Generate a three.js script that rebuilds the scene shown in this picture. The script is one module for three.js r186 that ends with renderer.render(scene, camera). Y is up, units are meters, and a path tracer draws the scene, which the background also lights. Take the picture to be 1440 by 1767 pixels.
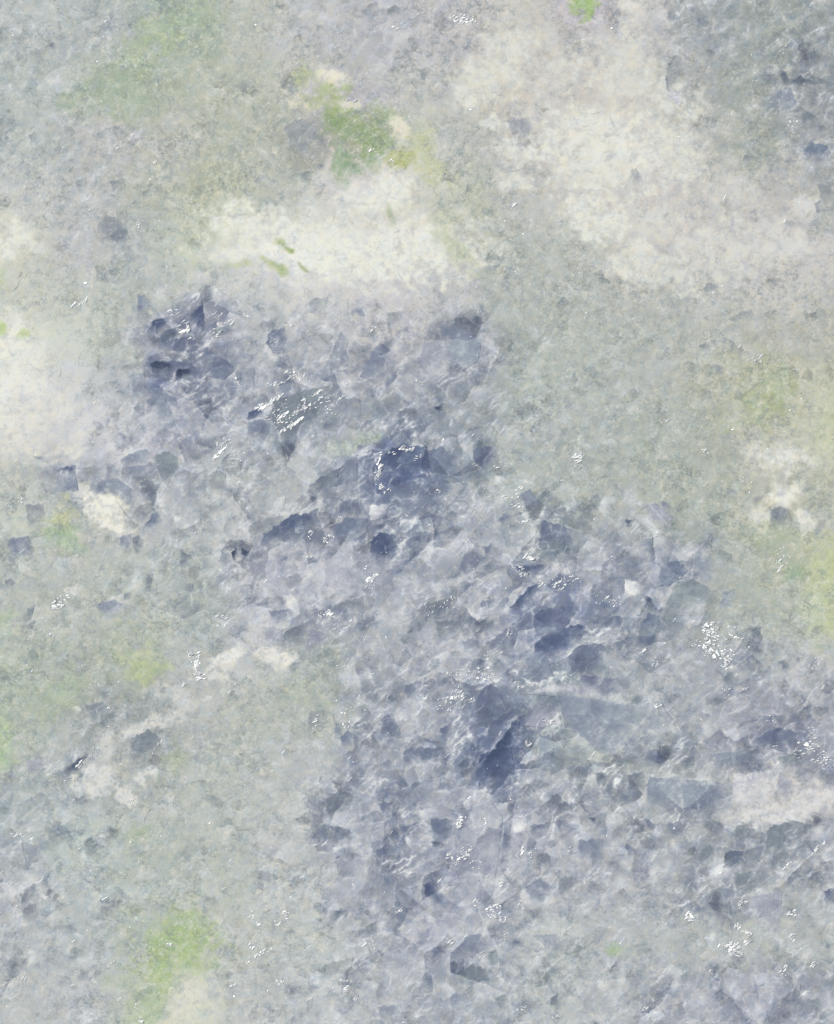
import * as THREE from 'three';

// ---------------------------------------------------------------- camera, sky, sun, exposure
// Layout unit: one "grain step" (0.2 mm). The stone lies flat, its face looks up; x runs right, z runs down the picture.
const MM = 0.0002, FRAME_W = 1440, FRAME_H = 1767, TOP = 0.03;
const scene = new THREE.Scene();
const camera = new THREE.PerspectiveCamera(2 * Math.atan((FRAME_H * MM) / 2 / 0.9) * 180 / Math.PI, FRAME_W / FRAME_H, 0.02, 20);
camera.position.set(0, TOP + 0.9, 0);
camera.up.set(0, 0, -1);
camera.lookAt(0, TOP, 0);

const SUN = new THREE.Vector3(-0.52, 0.74, -0.43).normalize();
{ // a bright, slightly hazy daylight sky
  const w = 256, h = 128, data = new Float32Array(w * h * 4);
  for (let j = 0; j < h; j++) for (let i = 0; i < w; i++) {
    const el = ((j + 0.5) / h - 0.5) * Math.PI, az = ((i + 0.5) / w - 0.5) * 2 * Math.PI;
    const up = Math.max(0, Math.sin(el)), horizon = Math.pow(1 - up, 3);
    const k = el > 0 ? 1 : 0.5;
    const o = (j * w + i) * 4;
    data[o] = k * (0.40 + 0.20 * horizon); data[o + 1] = k * (0.42 + 0.18 * horizon); data[o + 2] = k * (0.465 + 0.14 * horizon); data[o + 3] = 1;
  }
  const sky = new THREE.DataTexture(data, w, h, THREE.RGBAFormat, THREE.FloatType);
  sky.mapping = THREE.EquirectangularReflectionMapping; sky.magFilter = THREE.LinearFilter; sky.minFilter = THREE.LinearFilter; sky.needsUpdate = true;
  scene.background = sky; scene.environment = sky;
}
const sun = new THREE.DirectionalLight(new THREE.Color().setRGB(0.985, 0.965, 0.885), 2.6);
sun.position.copy(SUN).multiplyScalar(2); sun.target.position.set(0, TOP, 0);
sun.castShadow = true; sun.shadow.mapSize.set(2048, 2048); sun.shadow.radius = 3;
Object.assign(sun.shadow.camera, { left: -0.3, right: 0.3, top: 0.3, bottom: -0.3, near: 0.5, far: 4 });
scene.add(sun, sun.target);
const renderer = new THREE.WebGLRenderer({ antialias: true });
renderer.toneMapping = THREE.LinearToneMapping;
renderer.toneMappingExposure = 1.005;
renderer.shadowMap.enabled = true;

// ---------------------------------------------------------------- noise and small helpers
let seed = 20417;
const rnd = () => { seed = (seed + 0x6d2b79f5) | 0; let t = Math.imul(seed ^ (seed >>> 15), 1 | seed); t = (t + Math.imul(t ^ (t >>> 7), 61 | t)) ^ t; return ((t ^ (t >>> 14)) >>> 0) / 4294967296; };
const PERM = new Uint8Array(512), GX = new Float32Array(256), GY = new Float32Array(256);
{ const p = [...Array(256).keys()]; for (let i = 255; i > 0; i--) { const j = Math.floor(rnd() * (i + 1)); [p[i], p[j]] = [p[j], p[i]]; } for (let i = 0; i < 512; i++) PERM[i] = p[i & 255]; for (let i = 0; i < 256; i++) { const a = rnd() * 6.28318; GX[i] = Math.cos(a); GY[i] = Math.sin(a); } }
function noise(x, y) { // gradient noise, about -0.7 .. 0.7
  const xi = Math.floor(x), yi = Math.floor(y), fx = x - xi, fy = y - yi, X = xi & 255, Y = yi & 255;
  const u = fx * fx * fx * (fx * (fx * 6 - 15) + 10), v = fy * fy * fy * (fy * (fy * 6 - 15) + 10);
  const a = PERM[PERM[X] + Y], b = PERM[PERM[X + 1] + Y], c = PERM[PERM[X] + Y + 1], d = PERM[PERM[X + 1] + Y + 1];
  const na = GX[a] * fx + GY[a] * fy, nb = GX[b] * (fx - 1) + GY[b] * fy, nc = GX[c] * fx + GY[c] * (fy - 1), nd = GX[d] * (fx - 1) + GY[d] * (fy - 1);
  const p = na + (nb - na) * u, q = nc + (nd - nc) * u;
  return p + (q - p) * v;
}
const fbm = (x, y, n = 3) => { let s = 0, a = 1, t = 0; for (let i = 0; i < n; i++) { s += a * noise(x, y); t += a; a *= 0.55; x = x * 2.03 + 17.3; y = y * 2.03 - 9.1; } return s / t; };
const clamp = (x, a = 0, b = 1) => x < a ? a : x > b ? b : x;
const step = (a, b, x) => { const t = clamp((x - a) / (b - a)); return t * t * (3 - 2 * t); };
const nums = (text) => text.trim().split(/[\s,]+/).map(Number);

// ---------------------------------------------------------------- what the stone is made of, and where
// Tints of the groundmass: rows of "x r g b" (sRGB), read along y.
const zones = [];
const row = (y, text) => text.split('/').forEach((t) => { const [x, r, g, b] = nums(t); const m = (r + g + b) / 3, keep = g - Math.max(r, b) > 5 ? 0.72 : b - r > 9 ? 0.84 : 0.86, pale = clamp((g - 193) / 24), deep = 1 - 0.05 * clamp((b - r - 8) / 14), q = (c, up) => (deep * (m + (c - m) * keep) + pale * up) / 255; zones.push([x, y, q(r, 8), q(g, 9), q(b, 12)]); });
row(50, '60 177 184 184/180 175 182 181/260 168 182 168/330 165 182 158/430 184 188 180/540 186 188 190/660 182 184 190/780 186 186 188/900 200 198 190/1010 188 188 184/1120 192 192 192/1220 164 171 176/1330 160 168 167/1420 160 167 169');
row(150, '60 176 184 182/170 174 186 170/240 166 183 156/330 180 185 172/430 180 186 172/540 190 192 178/640 184 186 184/740 188 190 188/850 206 203 191/960 198 195 190/1080 210 206 195/1170 178 180 178/1270 165 172 168/1380 152 159 166');
row(240, '60 175 183 181/170 182 184 184/280 184 186 180/400 180 186 170/500 172 177 168/600 164 178 142/700 196 200 172/800 184 187 182/900 194 193 190/1010 215 212 199/1130 212 209 198/1230 188 189 185/1300 168 176 166/1390 160 165 172');
row(330, '60 186 190 189/150 182 185 186/260 180 185 175/360 184 190 166/480 188 192 184/600 203 203 197/700 208 207 191/800 184 190 172/900 194 195 190/1010 210 207 196/1120 203 200 195/1250 198 197 191/1360 195 193 190/1430 170 175 172');
row(420, '30 204 204 189/130 184 186 188/230 174 181 183/320 194 201 178/420 214 214 198/560 222 221 206/700 218 216 204/790 200 202 184/880 178 184 178/1000 190 194 186/1100 209 206 196/1220 203 200 195/1360 200 198 195');
row(500, '30 192 196 184/130 184 190 182/240 180 188 182/340 188 192 194/450 198 200 196/560 204 204 200/680 203 201 199/780 192 193 195/880 176 184 177/1000 176 182 176/1100 188 190 184/1220 190 192 188/1350 192 192 188');
row(580, '30 212 212 194/110 200 206 192/200 184 192 182/280 160 166 182/350 140 148 170/450 172 178 187/560 176 180 188/680 180 182 190/800 148 156 170/880 174 182 176/1000 178 186 178/1120 176 182 177/1250 180 184 178/1380 180 182 174');
row(660, '30 219 217 206/110 206 206 203/200 178 184 189/290 140 149 171/390 162 170 185/480 168 174 186/590 167 174 187/700 172 178 188/800 160 167 179/900 174 183 178/1020 176 183 178/1130 180 185 180/1250 184 187 170/1320 178 186 152/1410 190 192 172');
row(740, '50 210 208 201/140 204 204 204/220 192 195 202/300 166 171 188/400 167 174 187/500 145 156 172/610 172 180 182/700 145 155 175/800 157 166 174/900 176 183 182/1030 176 183 180/1140 172 182 172/1240 176 182 168/1330 194 195 181/1420 190 196 166');
row(820, '40 188 192 186/130 166 172 184/210 184 188 196/300 162 170 181/400 182 188 190/500 184 188 190/600 156 166 182/690 112 127 161/780 152 162 177/880 174 182 180/1000 174 182 176/1120 176 184 174/1230 172 180 168/1340 196 196 186/1420 184 188 172');
row(900, '40 180 188 182/110 178 190 167/190 198 198 193/280 174 180 186/390 182 186 190/490 156 164 177/590 152 159 175/690 154 164 182/790 172 178 190/890 170 178 188/970 160 169 174/1080 178 183 186/1200 174 183 174/1310 184 188 174/1410 186 190 178');
row(980, '40 176 184 182/130 178 186 178/230 176 184 182/340 172 180 180/440 176 180 192/560 188 191 202/680 167 174 189/790 176 182 192/880 162 170 185/970 166 173 187/1080 162 169 185/1150 146 156 174/1240 172 180 176/1340 176 185 165/1420 186 196 152');
row(1060, '40 176 184 176/130 182 187 182/250 178 186 180/360 166 176 174/440 184 187 198/540 170 176 190/660 172 178 187/760 156 164 176/850 170 176 190/940 138 149 176/1030 160 168 186/1130 153 163 176/1230 176 184 178/1340 172 180 172/1420 190 200 166');
row(1140, '40 172 184 170/140 172 182 170/240 178 190 157/330 188 192 190/440 196 197 196/540 168 177 173/650 172 178 187/760 178 183 194/870 168 175 188/970 138 149 171/1070 165 172 183/1180 172 178 186/1290 162 170 180/1400 184 187 190');
row(1220, '40 174 188 168/150 168 178 168/230 162 170 172/330 188 190 189/430 178 186 176/540 176 184 174/650 162 170 184/750 172 178 190/850 132 143 169/950 157 167 178/1060 170 178 183/1180 174 180 188/1300 166 171 184/1400 172 176 186');
row(1300, '30 176 186 174/130 176 182 188/210 192 193 189/290 170 178 172/400 180 188 182/520 182 187 188/640 166 173 186/740 162 170 185/850 116 130 160/960 160 170 178/1060 166 174 179/1180 162 170 180/1280 160 166 180/1400 158 165 180');
row(1380, '30 170 180 182/130 176 184 186/240 184 190 184/350 182 190 184/470 186 191 188/590 166 173 185/700 165 172 187/810 172 178 192/920 168 174 188/1040 170 176 186/1150 160 168 178/1270 188 189 192/1370 202 199 198');
row(1460, '30 176 184 190/140 176 187 184/250 178 188 178/370 180 188 182/490 182 186 188/600 168 174 187/700 152 160 177/800 172 178 194/920 175 180 192/1040 168 174 186/1140 172 178 186/1240 160 168 178/1340 154 162 173/1420 176 180 190');
row(1540, '30 182 186 192/140 178 186 186/250 178 187 182/370 184 192 184/500 188 193 192/610 172 178 190/710 162 169 185/810 170 176 192/920 178 183 192/1040 178 183 190/1150 176 181 188/1250 158 166 178/1350 178 183 188/1430 172 178 184');
row(1620, '30 178 184 188/140 178 186 188/250 176 188 172/310 174 195 140/420 184 190 184/540 186 192 190/650 176 182 190/740 165 170 188/850 176 182 192/960 178 185 186/1080 180 186 186/1200 178 184 184/1300 184 189 188/1420 176 182 182');
row(1715, '40 184 188 188/150 182 187 190/260 180 194 160/330 204 206 191/430 184 188 188/550 182 188 192/660 180 185 192/760 168 175 186/860 172 180 188/960 180 186 188/1060 176 182 188/1180 172 177 188/1300 170 175 190/1420 158 165 178');

// Larger masses of clear blue crystal under the milk: "x y rx ry turn r g b strength"
const masses = `690 812 72 50 0 96 110 150 .75/805 788 55 36 10 138 149 168 .5/955 1072 82 52 -30 116 128 164 .65/862 1288 48 78 42 92 105 142 .7/1050 1225 110 58 15 156 168 179 .6/800 605 62 58 0 136 145 165 .6/305 645 70 44 0 116 126 152 .65/345 545 60 40 0 124 133 158 .55/540 700 74 38 -30 122 135 152 .6/500 912 70 32 -30 126 136 159 .6/1170 985 62 52 -40 130 140 163 .6/1190 1035 46 40 0 132 144 158 .5/640 1400 80 78 0 148 156 175 .5/1335 1275 78 40 0 126 134 158 .6/1352 1450 60 38 0 130 141 155 .65/1265 1525 78 52 0 144 153 165 .6/1392 160 30 36 0 140 148 158 .4/1410 270 32 36 0 138 146 158 .45/270 560 50 36 0 128 136 160 .55/665 945 50 50 0 122 133 160 .55/610 910 55 45 0 140 146 166 .55/650 640 50 46 30 148 152 166 .5/960 920 46 42 0 130 143 156 .65/770 1450 50 50 0 146 154 175 .45/815 1675 50 26 -20 136 148 162 .5/1110 1085 34 40 0 126 138 156 .6/1200 1360 90 42 0 152 162 173 .55/215 815 48 32 0 150 158 174 .5/290 815 40 40 0 142 152 162 .55/110 825 50 26 20 142 149 166 .5/255 1292 40 42 40 140 150 156 .5/180 1235 46 30 0 146 154 160 .5/195 395 30 36 0 150 158 164 .5/540 250 60 46 0 160 163 160 .5`.split('/').map(nums);

// Patches of another mineral: each named patch is one part, made of blobs "x y rx ry turn strength".
const CREAM = [236, 237, 227], PALE = [224, 224, 220], ROSE = [229, 228, 228];
const patches = [];
const patch = (kind, color, soft, text) => { const grey = kind === 'green_patch' ? color.reduce((a, c) => a + c) / 3 : 0; patches.push({ kind, rim: kind === 'green_patch' ? 0.2 : 0.1, color: color.map((c) => (kind === 'green_patch' ? grey + (c - grey) * 0.82 : c - 5) / 255), soft, blobs: text.split('/').map(nums) }); };
patch('cream_patch', CREAM, 0.55, '440 385 85 32 8 .85/560 435 150 42 6 .95/690 440 135 48 -4 .95/625 345 42 26 0 .8/680 330 34 30 20 .8/470 445 110 20 6 .7');
patch('cream_patch', CREAM, 0.5, '1035 245 125 56 4 .8/1140 255 75 55 20 .65/1050 290 105 46 0 .7/1150 165 72 32 34 .7/1085 120 75 60 40 .55/960 215 70 40 0 .4');
patch('cream_patch', CREAM, 0.6, '880 95 52 55 30 .65/828 130 42 38 0 .6/820 160 36 20 -20 .6/965 122 52 40 0 .5/905 65 50 24 0 .4');
patch('cream_patch', CREAM, 0.4, '1030 378 58 38 25 .8/1108 455 46 36 40 .65/1165 470 54 32 20 .6/1240 430 80 48 0 .5/1120 380 60 36 0 .35/1330 420 60 40 0 .4');
patch('cream_patch', CREAM, 0.5, '892 310 34 18 10 .6/850 215 18 16 0 .6/905 265 50 20 10 .6');
patch('cream_patch', PALE, 0.4, '1392 358 26 18 0 .7/1345 420 40 34 0 .35/1270 340 45 25 10 .4');
patch('cream_patch', CREAM, 0.6, '14 425 34 22 0 .7/40 400 20 34 -40 .7/24 590 34 46 10 .75/38 655 36 44 -20 .7/8 690 30 40 0 .7/60 620 20 26 30 .45/10 540 24 20 0 .4');
patch('cream_patch', [232, 230, 221], 0.7, '40 730 52 30 -10 .7/95 712 44 22 -15 .6/120 775 52 16 -35 .7/70 765 40 18 -20 .55/150 740 36 16 -35 .5/20 780 26 24 0 .4');
patch('cream_patch', [236, 234, 224], 0.22, '178 878 44 30 32 .95/200 905 18 18 0 .8/150 850 26 20 20 .6');
patch('cream_patch', [236, 235, 226], 0.6, '1348 790 50 22 0 .85/1393 796 20 14 0 .5');
patch('cream_patch', [234, 233, 224], 0.6, '1350 850 32 18 -20 .9/1388 892 15 26 -25 .75/1312 892 16 22 -20 .7');
patch('cream_patch', [234, 232, 226], 0.4, '393 1138 44 15 -32 .9/474 1133 34 15 6 .9/374 1168 20 13 -15 .6/440 1105 14 40 0 .35');
patch('cream_patch', PALE, 0.25, '165 1345 36 30 -15 .85/213 1370 17 18 -25 .85/180 1295 20 32 0 .5/241 1341 11 11 0 .8/262 1329 14 9 0 .85');
patch('cream_patch', PALE, 0.4, '255 1252 62 13 -22 .7/290 1195 34 15 10 .6/320 1215 20 16 0 .5');
patch('cream_patch', ROSE, 0.35, '1300 1365 48 36 -20 .8/1395 1378 42 34 0 .75/1335 1402 58 22 -10 .85/1280 1345 40 18 0 .5');
patch('cream_patch', [224, 222, 209], 0.6, '322 1728 36 42 0 .9/300 1760 40 20 0 .5/350 1700 24 20 0 .4');
patch('cream_patch', [228, 225, 207], 0.2, '573 134 24 15 12 .95/600 176 22 10 0 .8/683 222 17 20 0 .75/512 178 14 16 0 .5');
patch('cream_patch', [226, 224, 215], 0.6, '1090 15 20 18 0 .8/1092 55 20 50 0 .6');
patch('cream_patch', [214, 213, 200], 0.6, '1415 760 40 30 0 .6/1400 700 30 16 0 .5');
const GREEN = [138, 166, 108];
patch('green_patch', GREEN, 0.5, '585 205 32 26 24 .95/620 225 44 30 30 .85/640 250 30 26 0 .8/600 190 40 10 8 .7/650 200 26 24 0 .55');
patch('green_patch', [142, 172, 130], 0.5, '590 285 16 28 -12 .9/612 292 14 14 0 .8/652 285 14 12 0 .5');
patch('green_patch', [184, 190, 116], 0.5, '697 272 24 20 10 .85/725 255 24 26 0 .45/745 290 30 22 30 .4');
patch('green_patch', [176, 192, 128], 0.45, '572 158 22 15 12 .85/590 150 16 5 -8 .9/528 136 20 18 0 .55/560 175 40 14 0 .5');
patch('green_patch', [160, 193, 114], 0.16, '1003 4 22 20 0 .97');
patch('green_patch', [168, 190, 112], 0.55, '486 420 8 7 20 .75/496 428 9 6 40 .85');
patch('green_patch', [172, 192, 118], 0.55, '454 458 11 5 22 .8/466 463 9 5 10 .75/484 467 11 8 20 .85/418 460 14 5 4 .4/398 464 12 5 -10 .3');
patch('green_patch', [170, 184, 136], 0.4, '524 459 10 4 42 .9/667 370 7 13 0 .55');
patch('green_patch', [174, 192, 144], 0.7, '280 62 36 26 -20 .8/235 95 36 30 -30 .6/305 40 30 18 0 .5');
patch('green_patch', [152, 174, 143], 0.7, '190 155 55 34 -20 .65/118 172 24 13 -10 .6/310 20 44 26 0 .45');
patch('green_patch', [186, 206, 132], 0.5, '4 570 12 12 0 .9/41 578 9 11 20 .6/5 480 10 12 0 .3');
patch('green_patch', [158, 187, 142], 0.6, '112 928 36 22 42 .85/140 950 18 10 30 .5');
patch('green_patch', [190, 196, 150], 0.6, '106 886 20 22 20 .8');
patch('green_patch', [184, 198, 146], 0.4, '247 1146 32 24 0 .8/276 1150 24 9 -18 .9/200 1138 12 12 0 .5');
patch('green_patch', [170, 190, 156], 0.7, '108 1195 40 24 -30 .7/140 1180 20 14 0 .5');
patch('green_patch', [172, 198, 148], 0.7, '2 1288 22 42 0 .8/6 1075 14 20 0 .5');
patch('green_patch', [166, 194, 122], 0.7, '305 1632 56 44 -20 .85/283 1668 26 34 10 .8/340 1600 30 20 0 .4');
patch('green_patch', [168, 192, 148], 0.6, '252 1735 22 34 0 .7');
patch('green_patch', [166, 182, 132], 0.8, '1325 690 40 44 0 .75/1300 725 50 18 0 .4/1322 726 9 9 0 .7');
patch('green_patch', [190, 202, 142], 0.8, '1436 1000 34 76 10 .55/1435 1075 22 22 0 .6/1430 740 24 50 0 .35');
patch('green_patch', [154, 180, 140], 0.7, '1368 985 22 16 10 .7/1330 925 40 26 0 .35');
patch('green_patch', [166, 192, 146], 0.7, '1062 1635 15 10 0 .7');
patch('green_patch', [166, 184, 146], 0.7, '236 1440 24 12 0 .6/303 1312 22 24 0 .5');
patch('green_patch', [182, 192, 150], 0.6, '785 430 16 34 -40 .6/836 478 20 7 0 .5/770 385 20 14 0 .4');
patch('green_patch', [178, 192, 166], 0.7, '632 752 22 14 -30 .6/590 770 30 16 0 .35/500 1180 60 26 20 .35');

// Crystals: outline as "x y" pairs, tone, and the bearing in which the clear crystal passes into milky stone.
const TONE = { K: [60, 74, 102], k: [64, 77, 102], N: [82, 94, 124], n: [112, 122, 145], s: [138, 147, 164], g: [146, 153, 159], d: [126, 136, 146], l: [162, 166, 180], p: [192, 194, 204], w: [206, 207, 213] };
const crystals = [];
const X = (tone, fade, text, strength = 0.85) => { const v = nums(text), pts = []; for (let i = 0; i < v.length; i += 2) pts.push([v[i], v[i + 1]]); crystals.push({ tone, pts, fade, strength }); };
// upper part
X('g', 90, '180 372 205 376 216 400 205 425 185 425 172 405', .7); X('g', 0, '200 366 226 364 224 376 206 380', .5);
X('s', 60, '238 510 248 508 260 522 256 545 247 552 237 535'); X('N', 50, '264 552 292 546 290 568 272 580 258 566');
X('N', 120, '322 556 335 535 350 520 354 572 345 574 326 568'); X('n', 80, '305 584 327 580 326 608 297 608');
X('k', 30, '258 630 266 622 284 624 312 633 304 648 276 645 262 638', .95); X('k', 30, '304 640 318 635 334 636 331 648 302 652', .9); X('n', 70, '256 626 300 622 332 630 352 652 318 666 262 662', .7);
X('s', 30, '227 645 250 640 256 690 246 692 229 680', .6); X('s', 95, '257 670 278 676 292 700 312 758 276 764 262 722', .8); X('n', 60, '284 679 300 685 313 700 308 706 296 702'); X('n', 0, '310 684 332 684 356 679 352 688 330 690', .9);
X('d', 20, '364 574 378 565 406 552 411 558 392 575 368 583'); X('n', 10, '464 572 490 564 506 580 491 610 470 609 460 590', .8); X('n', 260, '360 602 392 595 404 640 386 656 362 650', .7);
X('N', 60, '430 711 440 706 456 708 455 720 440 728 424 722'); X('n', 70, '430 728 455 722 466 745 441 762 428 746', .75);
X('g', 80, '532 522 541 514 566 512 562 530 538 543', .7); X('s', 200, '600 536 626 529 629 546 612 541', .75);
X('s', 60, '588 572 602 590 576 655 552 651', .6); X('n', 300, '562 645 574 629 580 644 573 658 551 655', .8); X('s', 100, '588 600 597 604 604 640 590 652 582 630', .6);
X('s', 30, '640 612 656 590 692 620 680 646 656 666 620 648', .8); X('n', 240, '660 662 676 642 688 638 682 656 668 668', .7); X('n', 200, '644 600 655 590 676 606 660 612', .6);
X('g', 40, '668 540 690 536 698 560 682 574 668 566', .5); X('g', 30, '660 690 688 680 696 700 672 712', .6); X('g', 90, '440 560 470 552 476 562 446 572', .4);
X('d', 20, '456 706 478 690 530 672 572 664 604 676 588 706 542 735 492 766 468 764 470 728', .8);
X('s', 200, '752 570 790 560 832 590 826 622 800 640 770 625 746 600', .8); X('l', 60, '730 592 768 588 788 632 760 662 736 660 724 622', .7); X('d', 0, '826 524 834 526 846 545 838 546', .6);
X('g', 30, '850 584 874 578 876 590 854 594', .8); X('k', 40, '750 702 771 698 760 714', .8); X('g', 30, '974 700 986 694 996 710 980 714', .6);
X('g', 30, '1148 140 1152 110 1166 94 1186 112 1180 140 1152 160', .6); X('p', 300, '1154 161 1184 148 1174 186', .7);
X('k', 90, '1346 120 1356 122 1364 140 1352 150', .4); X('k', 90, '1364 138 1382 132 1402 140 1396 152 1374 152', .35); X('d', 60, '1383 196 1398 190 1407 202 1396 212 1386 210', .85); X('s', 100, '1326 164 1364 150 1380 190 1354 202 1328 190', .6);
X('n', 110, '1384 262 1402 246 1428 250 1434 264 1404 286 1390 282', .8); X('g', 30, '1410 320 1438 310 1442 340 1420 346', .7); X('g', 0, '1404 352 1420 344 1428 352 1424 367 1408 366', .7);
X('d', 40, '668 14 680 9 693 12 690 26 680 32 668 23', .6); X('g', 30, '544 42 556 42 564 48 555 56 546 52', .7); X('g', 40, '490 216 520 204 560 224 578 256 556 288 530 280 505 260', .45); X('d', 60, '546 286 558 280 562 292 550 298', .55); X('d', 20, '516 300 530 294 542 304 536 314 522 314', .4);
X('d', 20, '724 82 734 84 742 94 758 94 756 99 738 100', .7); X('s', 10, '876 208 926 200 928 232 884 230', .4);
X('g', 50, '130 312 148 305 154 328 136 336', .6); X('g', 20, '50 232 60 226 68 242 54 246', .6); X('w', 40, '219 238 246 221 256 232 230 252', .6); X('g', 40, '188 312 216 308 214 328 194 330', .5);
X('g', 60, '1216 492 1226 488 1240 494 1230 506 1218 504', .6); X('g', 40, '1204 596 1236 586 1228 604 1210 606', .6); X('g', 80, '1228 628 1246 630 1252 650 1240 656', .5); X('g', 90, '1272 540 1298 534 1300 546 1278 552', .5); X('g', 30, '1212 548 1228 540 1222 556', .5);
// left and middle
X('N', 100, '96 813 110 805 131 803 131 815 106 819', .85); X('s', 190, '86 828 130 816 136 846 90 850', .75); X('n', 20, '56 786 70 786 92 800 88 804', .5); X('g', 60, '145 807 160 802 174 808 174 822 150 826', .7);
X('s', 100, '170 830 200 824 226 842 230 878 206 866', .7); X('s', 60, '203 744 212 748 220 756 217 763', .7); X('s', 60, '208 792 226 782 250 774 264 786 258 800 216 806', .75); X('s', 50, '214 806 260 801 270 826 258 836 228 826', .75);
X('d', 70, '268 786 290 777 316 800 310 822 291 842 282 832 268 808', .75); X('d', 40, '243 831 258 825 286 842 282 851 262 853 243 846', .8); X('n', 60, '250 906 258 894 269 882 280 896 276 911 262 916', .95); X('w', 40, '299 888 321 895 303 902', .6);
X('s', 70, '206 926 226 920 229 944 210 949', .75); X('d', 60, '228 927 240 924 248 930 244 956 233 962', .75); X('g', 60, '44 872 74 868 77 900 56 918 48 906', .75); X('s', 80, '14 930 49 924 61 962 28 972 18 966', .75); X('d', 70, '8 1000 20 998 27 1006 22 1014 10 1010', .6);
X('d', 100, '252 994 264 990 257 1030 250 1034', .7); X('d', 50, '212 1026 229 1019 224 1036 216 1040', .8); X('s', 60, '165 1042 200 1034 232 1048 206 1068 178 1062', .75); X('d', 140, '38 1068 48 1050 61 1041 56 1064 40 1082', .8); X('g', 120, '34 1082 62 1070 58 1082 36 1092', .6);
X('g', 100, '362 818 378 812 390 818 390 850 375 856 363 842', .75); X('d', 30, '366 816 376 814 374 824 368 824', .5);
X('s', 130, '590 786 616 788 618 862 593 856', .8); X('n', 160, '619 786 646 788 645 868 619 862', .6); X('N', 110, '654 790 676 774 700 769 738 772 744 820 716 826 692 840 664 828 650 812', .95); X('n', 100, '646 848 716 830 740 850 702 872 650 874', .6);
X('g', 30, '430 906 448 896 502 888 452 934 432 926', .7); X('N', 62, '446 942 456 922 474 908 502 889 546 884 547 908 522 916 502 936 466 946', .85); X('n', 90, '528 888 540 880 549 876 546 892', .8);
X('n', 75, '574 908 600 892 634 895 631 944 602 950 577 938', .7); X('n', 50, '586 870 610 858 622 874 610 894 585 889', .6); X('p', 60, '637 873 676 868 666 900 641 906', .75); X('d', 50, '670 874 674 872 664 898 659 902', .7); X('d', 60, '633 896 638 896 643 912 656 906 640 918', .8);
X('N', 55, '638 934 655 918 682 924 687 970 660 970 640 952', .8); X('n', 90, '704 916 721 902 728 936 708 942', .75); X('k', 40, '398 952 406 946 412 962 404 974', .85); X('k', 60, '414 946 430 950 431 962 420 966 418 956', .7); X('d', 80, '404 968 420 966 414 976', .6);
X('l', 80, '510 1022 540 1004 556 1020 532 1034', .75); X('g', 80, '580 1042 626 1030 630 1056 582 1066', .65); X('g', 30, '560 1032 578 1022 592 1026 576 1040', .6); X('l', 30, '426 970 476 964 470 1000 440 1002', .5);
X('n', 60, '740 776 770 770 792 800 781 822 746 828', .75); X('n', 10, '815 776 850 768 868 798 838 810 819 796', .8); X('s', 110, '896 852 914 844 931 864 916 886 896 870', .75); X('d', 30, '910 887 922 880 932 870 930 876 918 886', .9);
X('n', 55, '932 902 946 892 970 905 998 910 999 940 965 956 932 945', .8); X('g', 20, '926 908 940 894 938 908 930 918', .8); X('n', 50, '860 897 875 882 886 896 871 906', .8); X('s', 60, '720 900 738 884 762 890 764 906 742 922 720 936', .85); X('n', 40, '834 946 850 935 856 955 840 960', .8);
X('p', 120, '766 958 800 914 810 924 780 968', .7); X('s', 50, '788 988 806 948 838 966 822 996 800 998', .85); X('p', 100, '806 926 838 960 832 966 802 940', .6); X('N', 10, '880 968 905 965 940 972 960 970 956 986 922 992 896 984', .75);
X('N', 40, '880 1048 912 1014 931 1004 936 1014 896 1052', .9); X('n', 30, '942 1008 966 990 996 996 990 1012 956 1020', .6); X('g', 90, '1000 984 1032 984 1058 990 1056 996 1020 994', .7); X('d', 50, '736 1042 778 1030 792 1058 762 1076 735 1070', .6); X('n', 50, '828 1038 846 1034 852 1050 834 1054', .7);
X('k', 70, '1079 897 1096 894 1089 912 1082 914', .8); X('l', 100, '1110 870 1130 868 1164 892 1140 918 1120 896', .8); X('s', 40, '1140 864 1156 869 1166 886 1146 880', .7); X('p', 80, '1108 896 1122 890 1142 922 1118 926', .6);
X('n', 200, '1140 950 1164 958 1188 986 1160 1008 1114 1018 1116 986 1134 970', .85); X('s', 60, '1198 970 1220 968 1227 985 1216 1002 1206 990', .75); X('d', 60, '1164 1008 1195 998 1232 1018 1222 1062 1146 1064 1152 1034', .75); X('w', 40, '1078 998 1108 1008 1116 1025 1096 1036 1078 1028', .8);
X('d', 70, '1328 882 1345 873 1362 880 1366 904 1346 916 1330 906', .65); X('g', 70, '1150 820 1160 816 1164 834 1154 838', .75); X('g', 80, '1298 858 1316 856 1304 876', .6); X('s', 60, '1250 1020 1268 1016 1262 1050 1240 1050', .5); X('g', 60, '1408 906 1424 896 1420 916 1408 930', .6);
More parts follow.
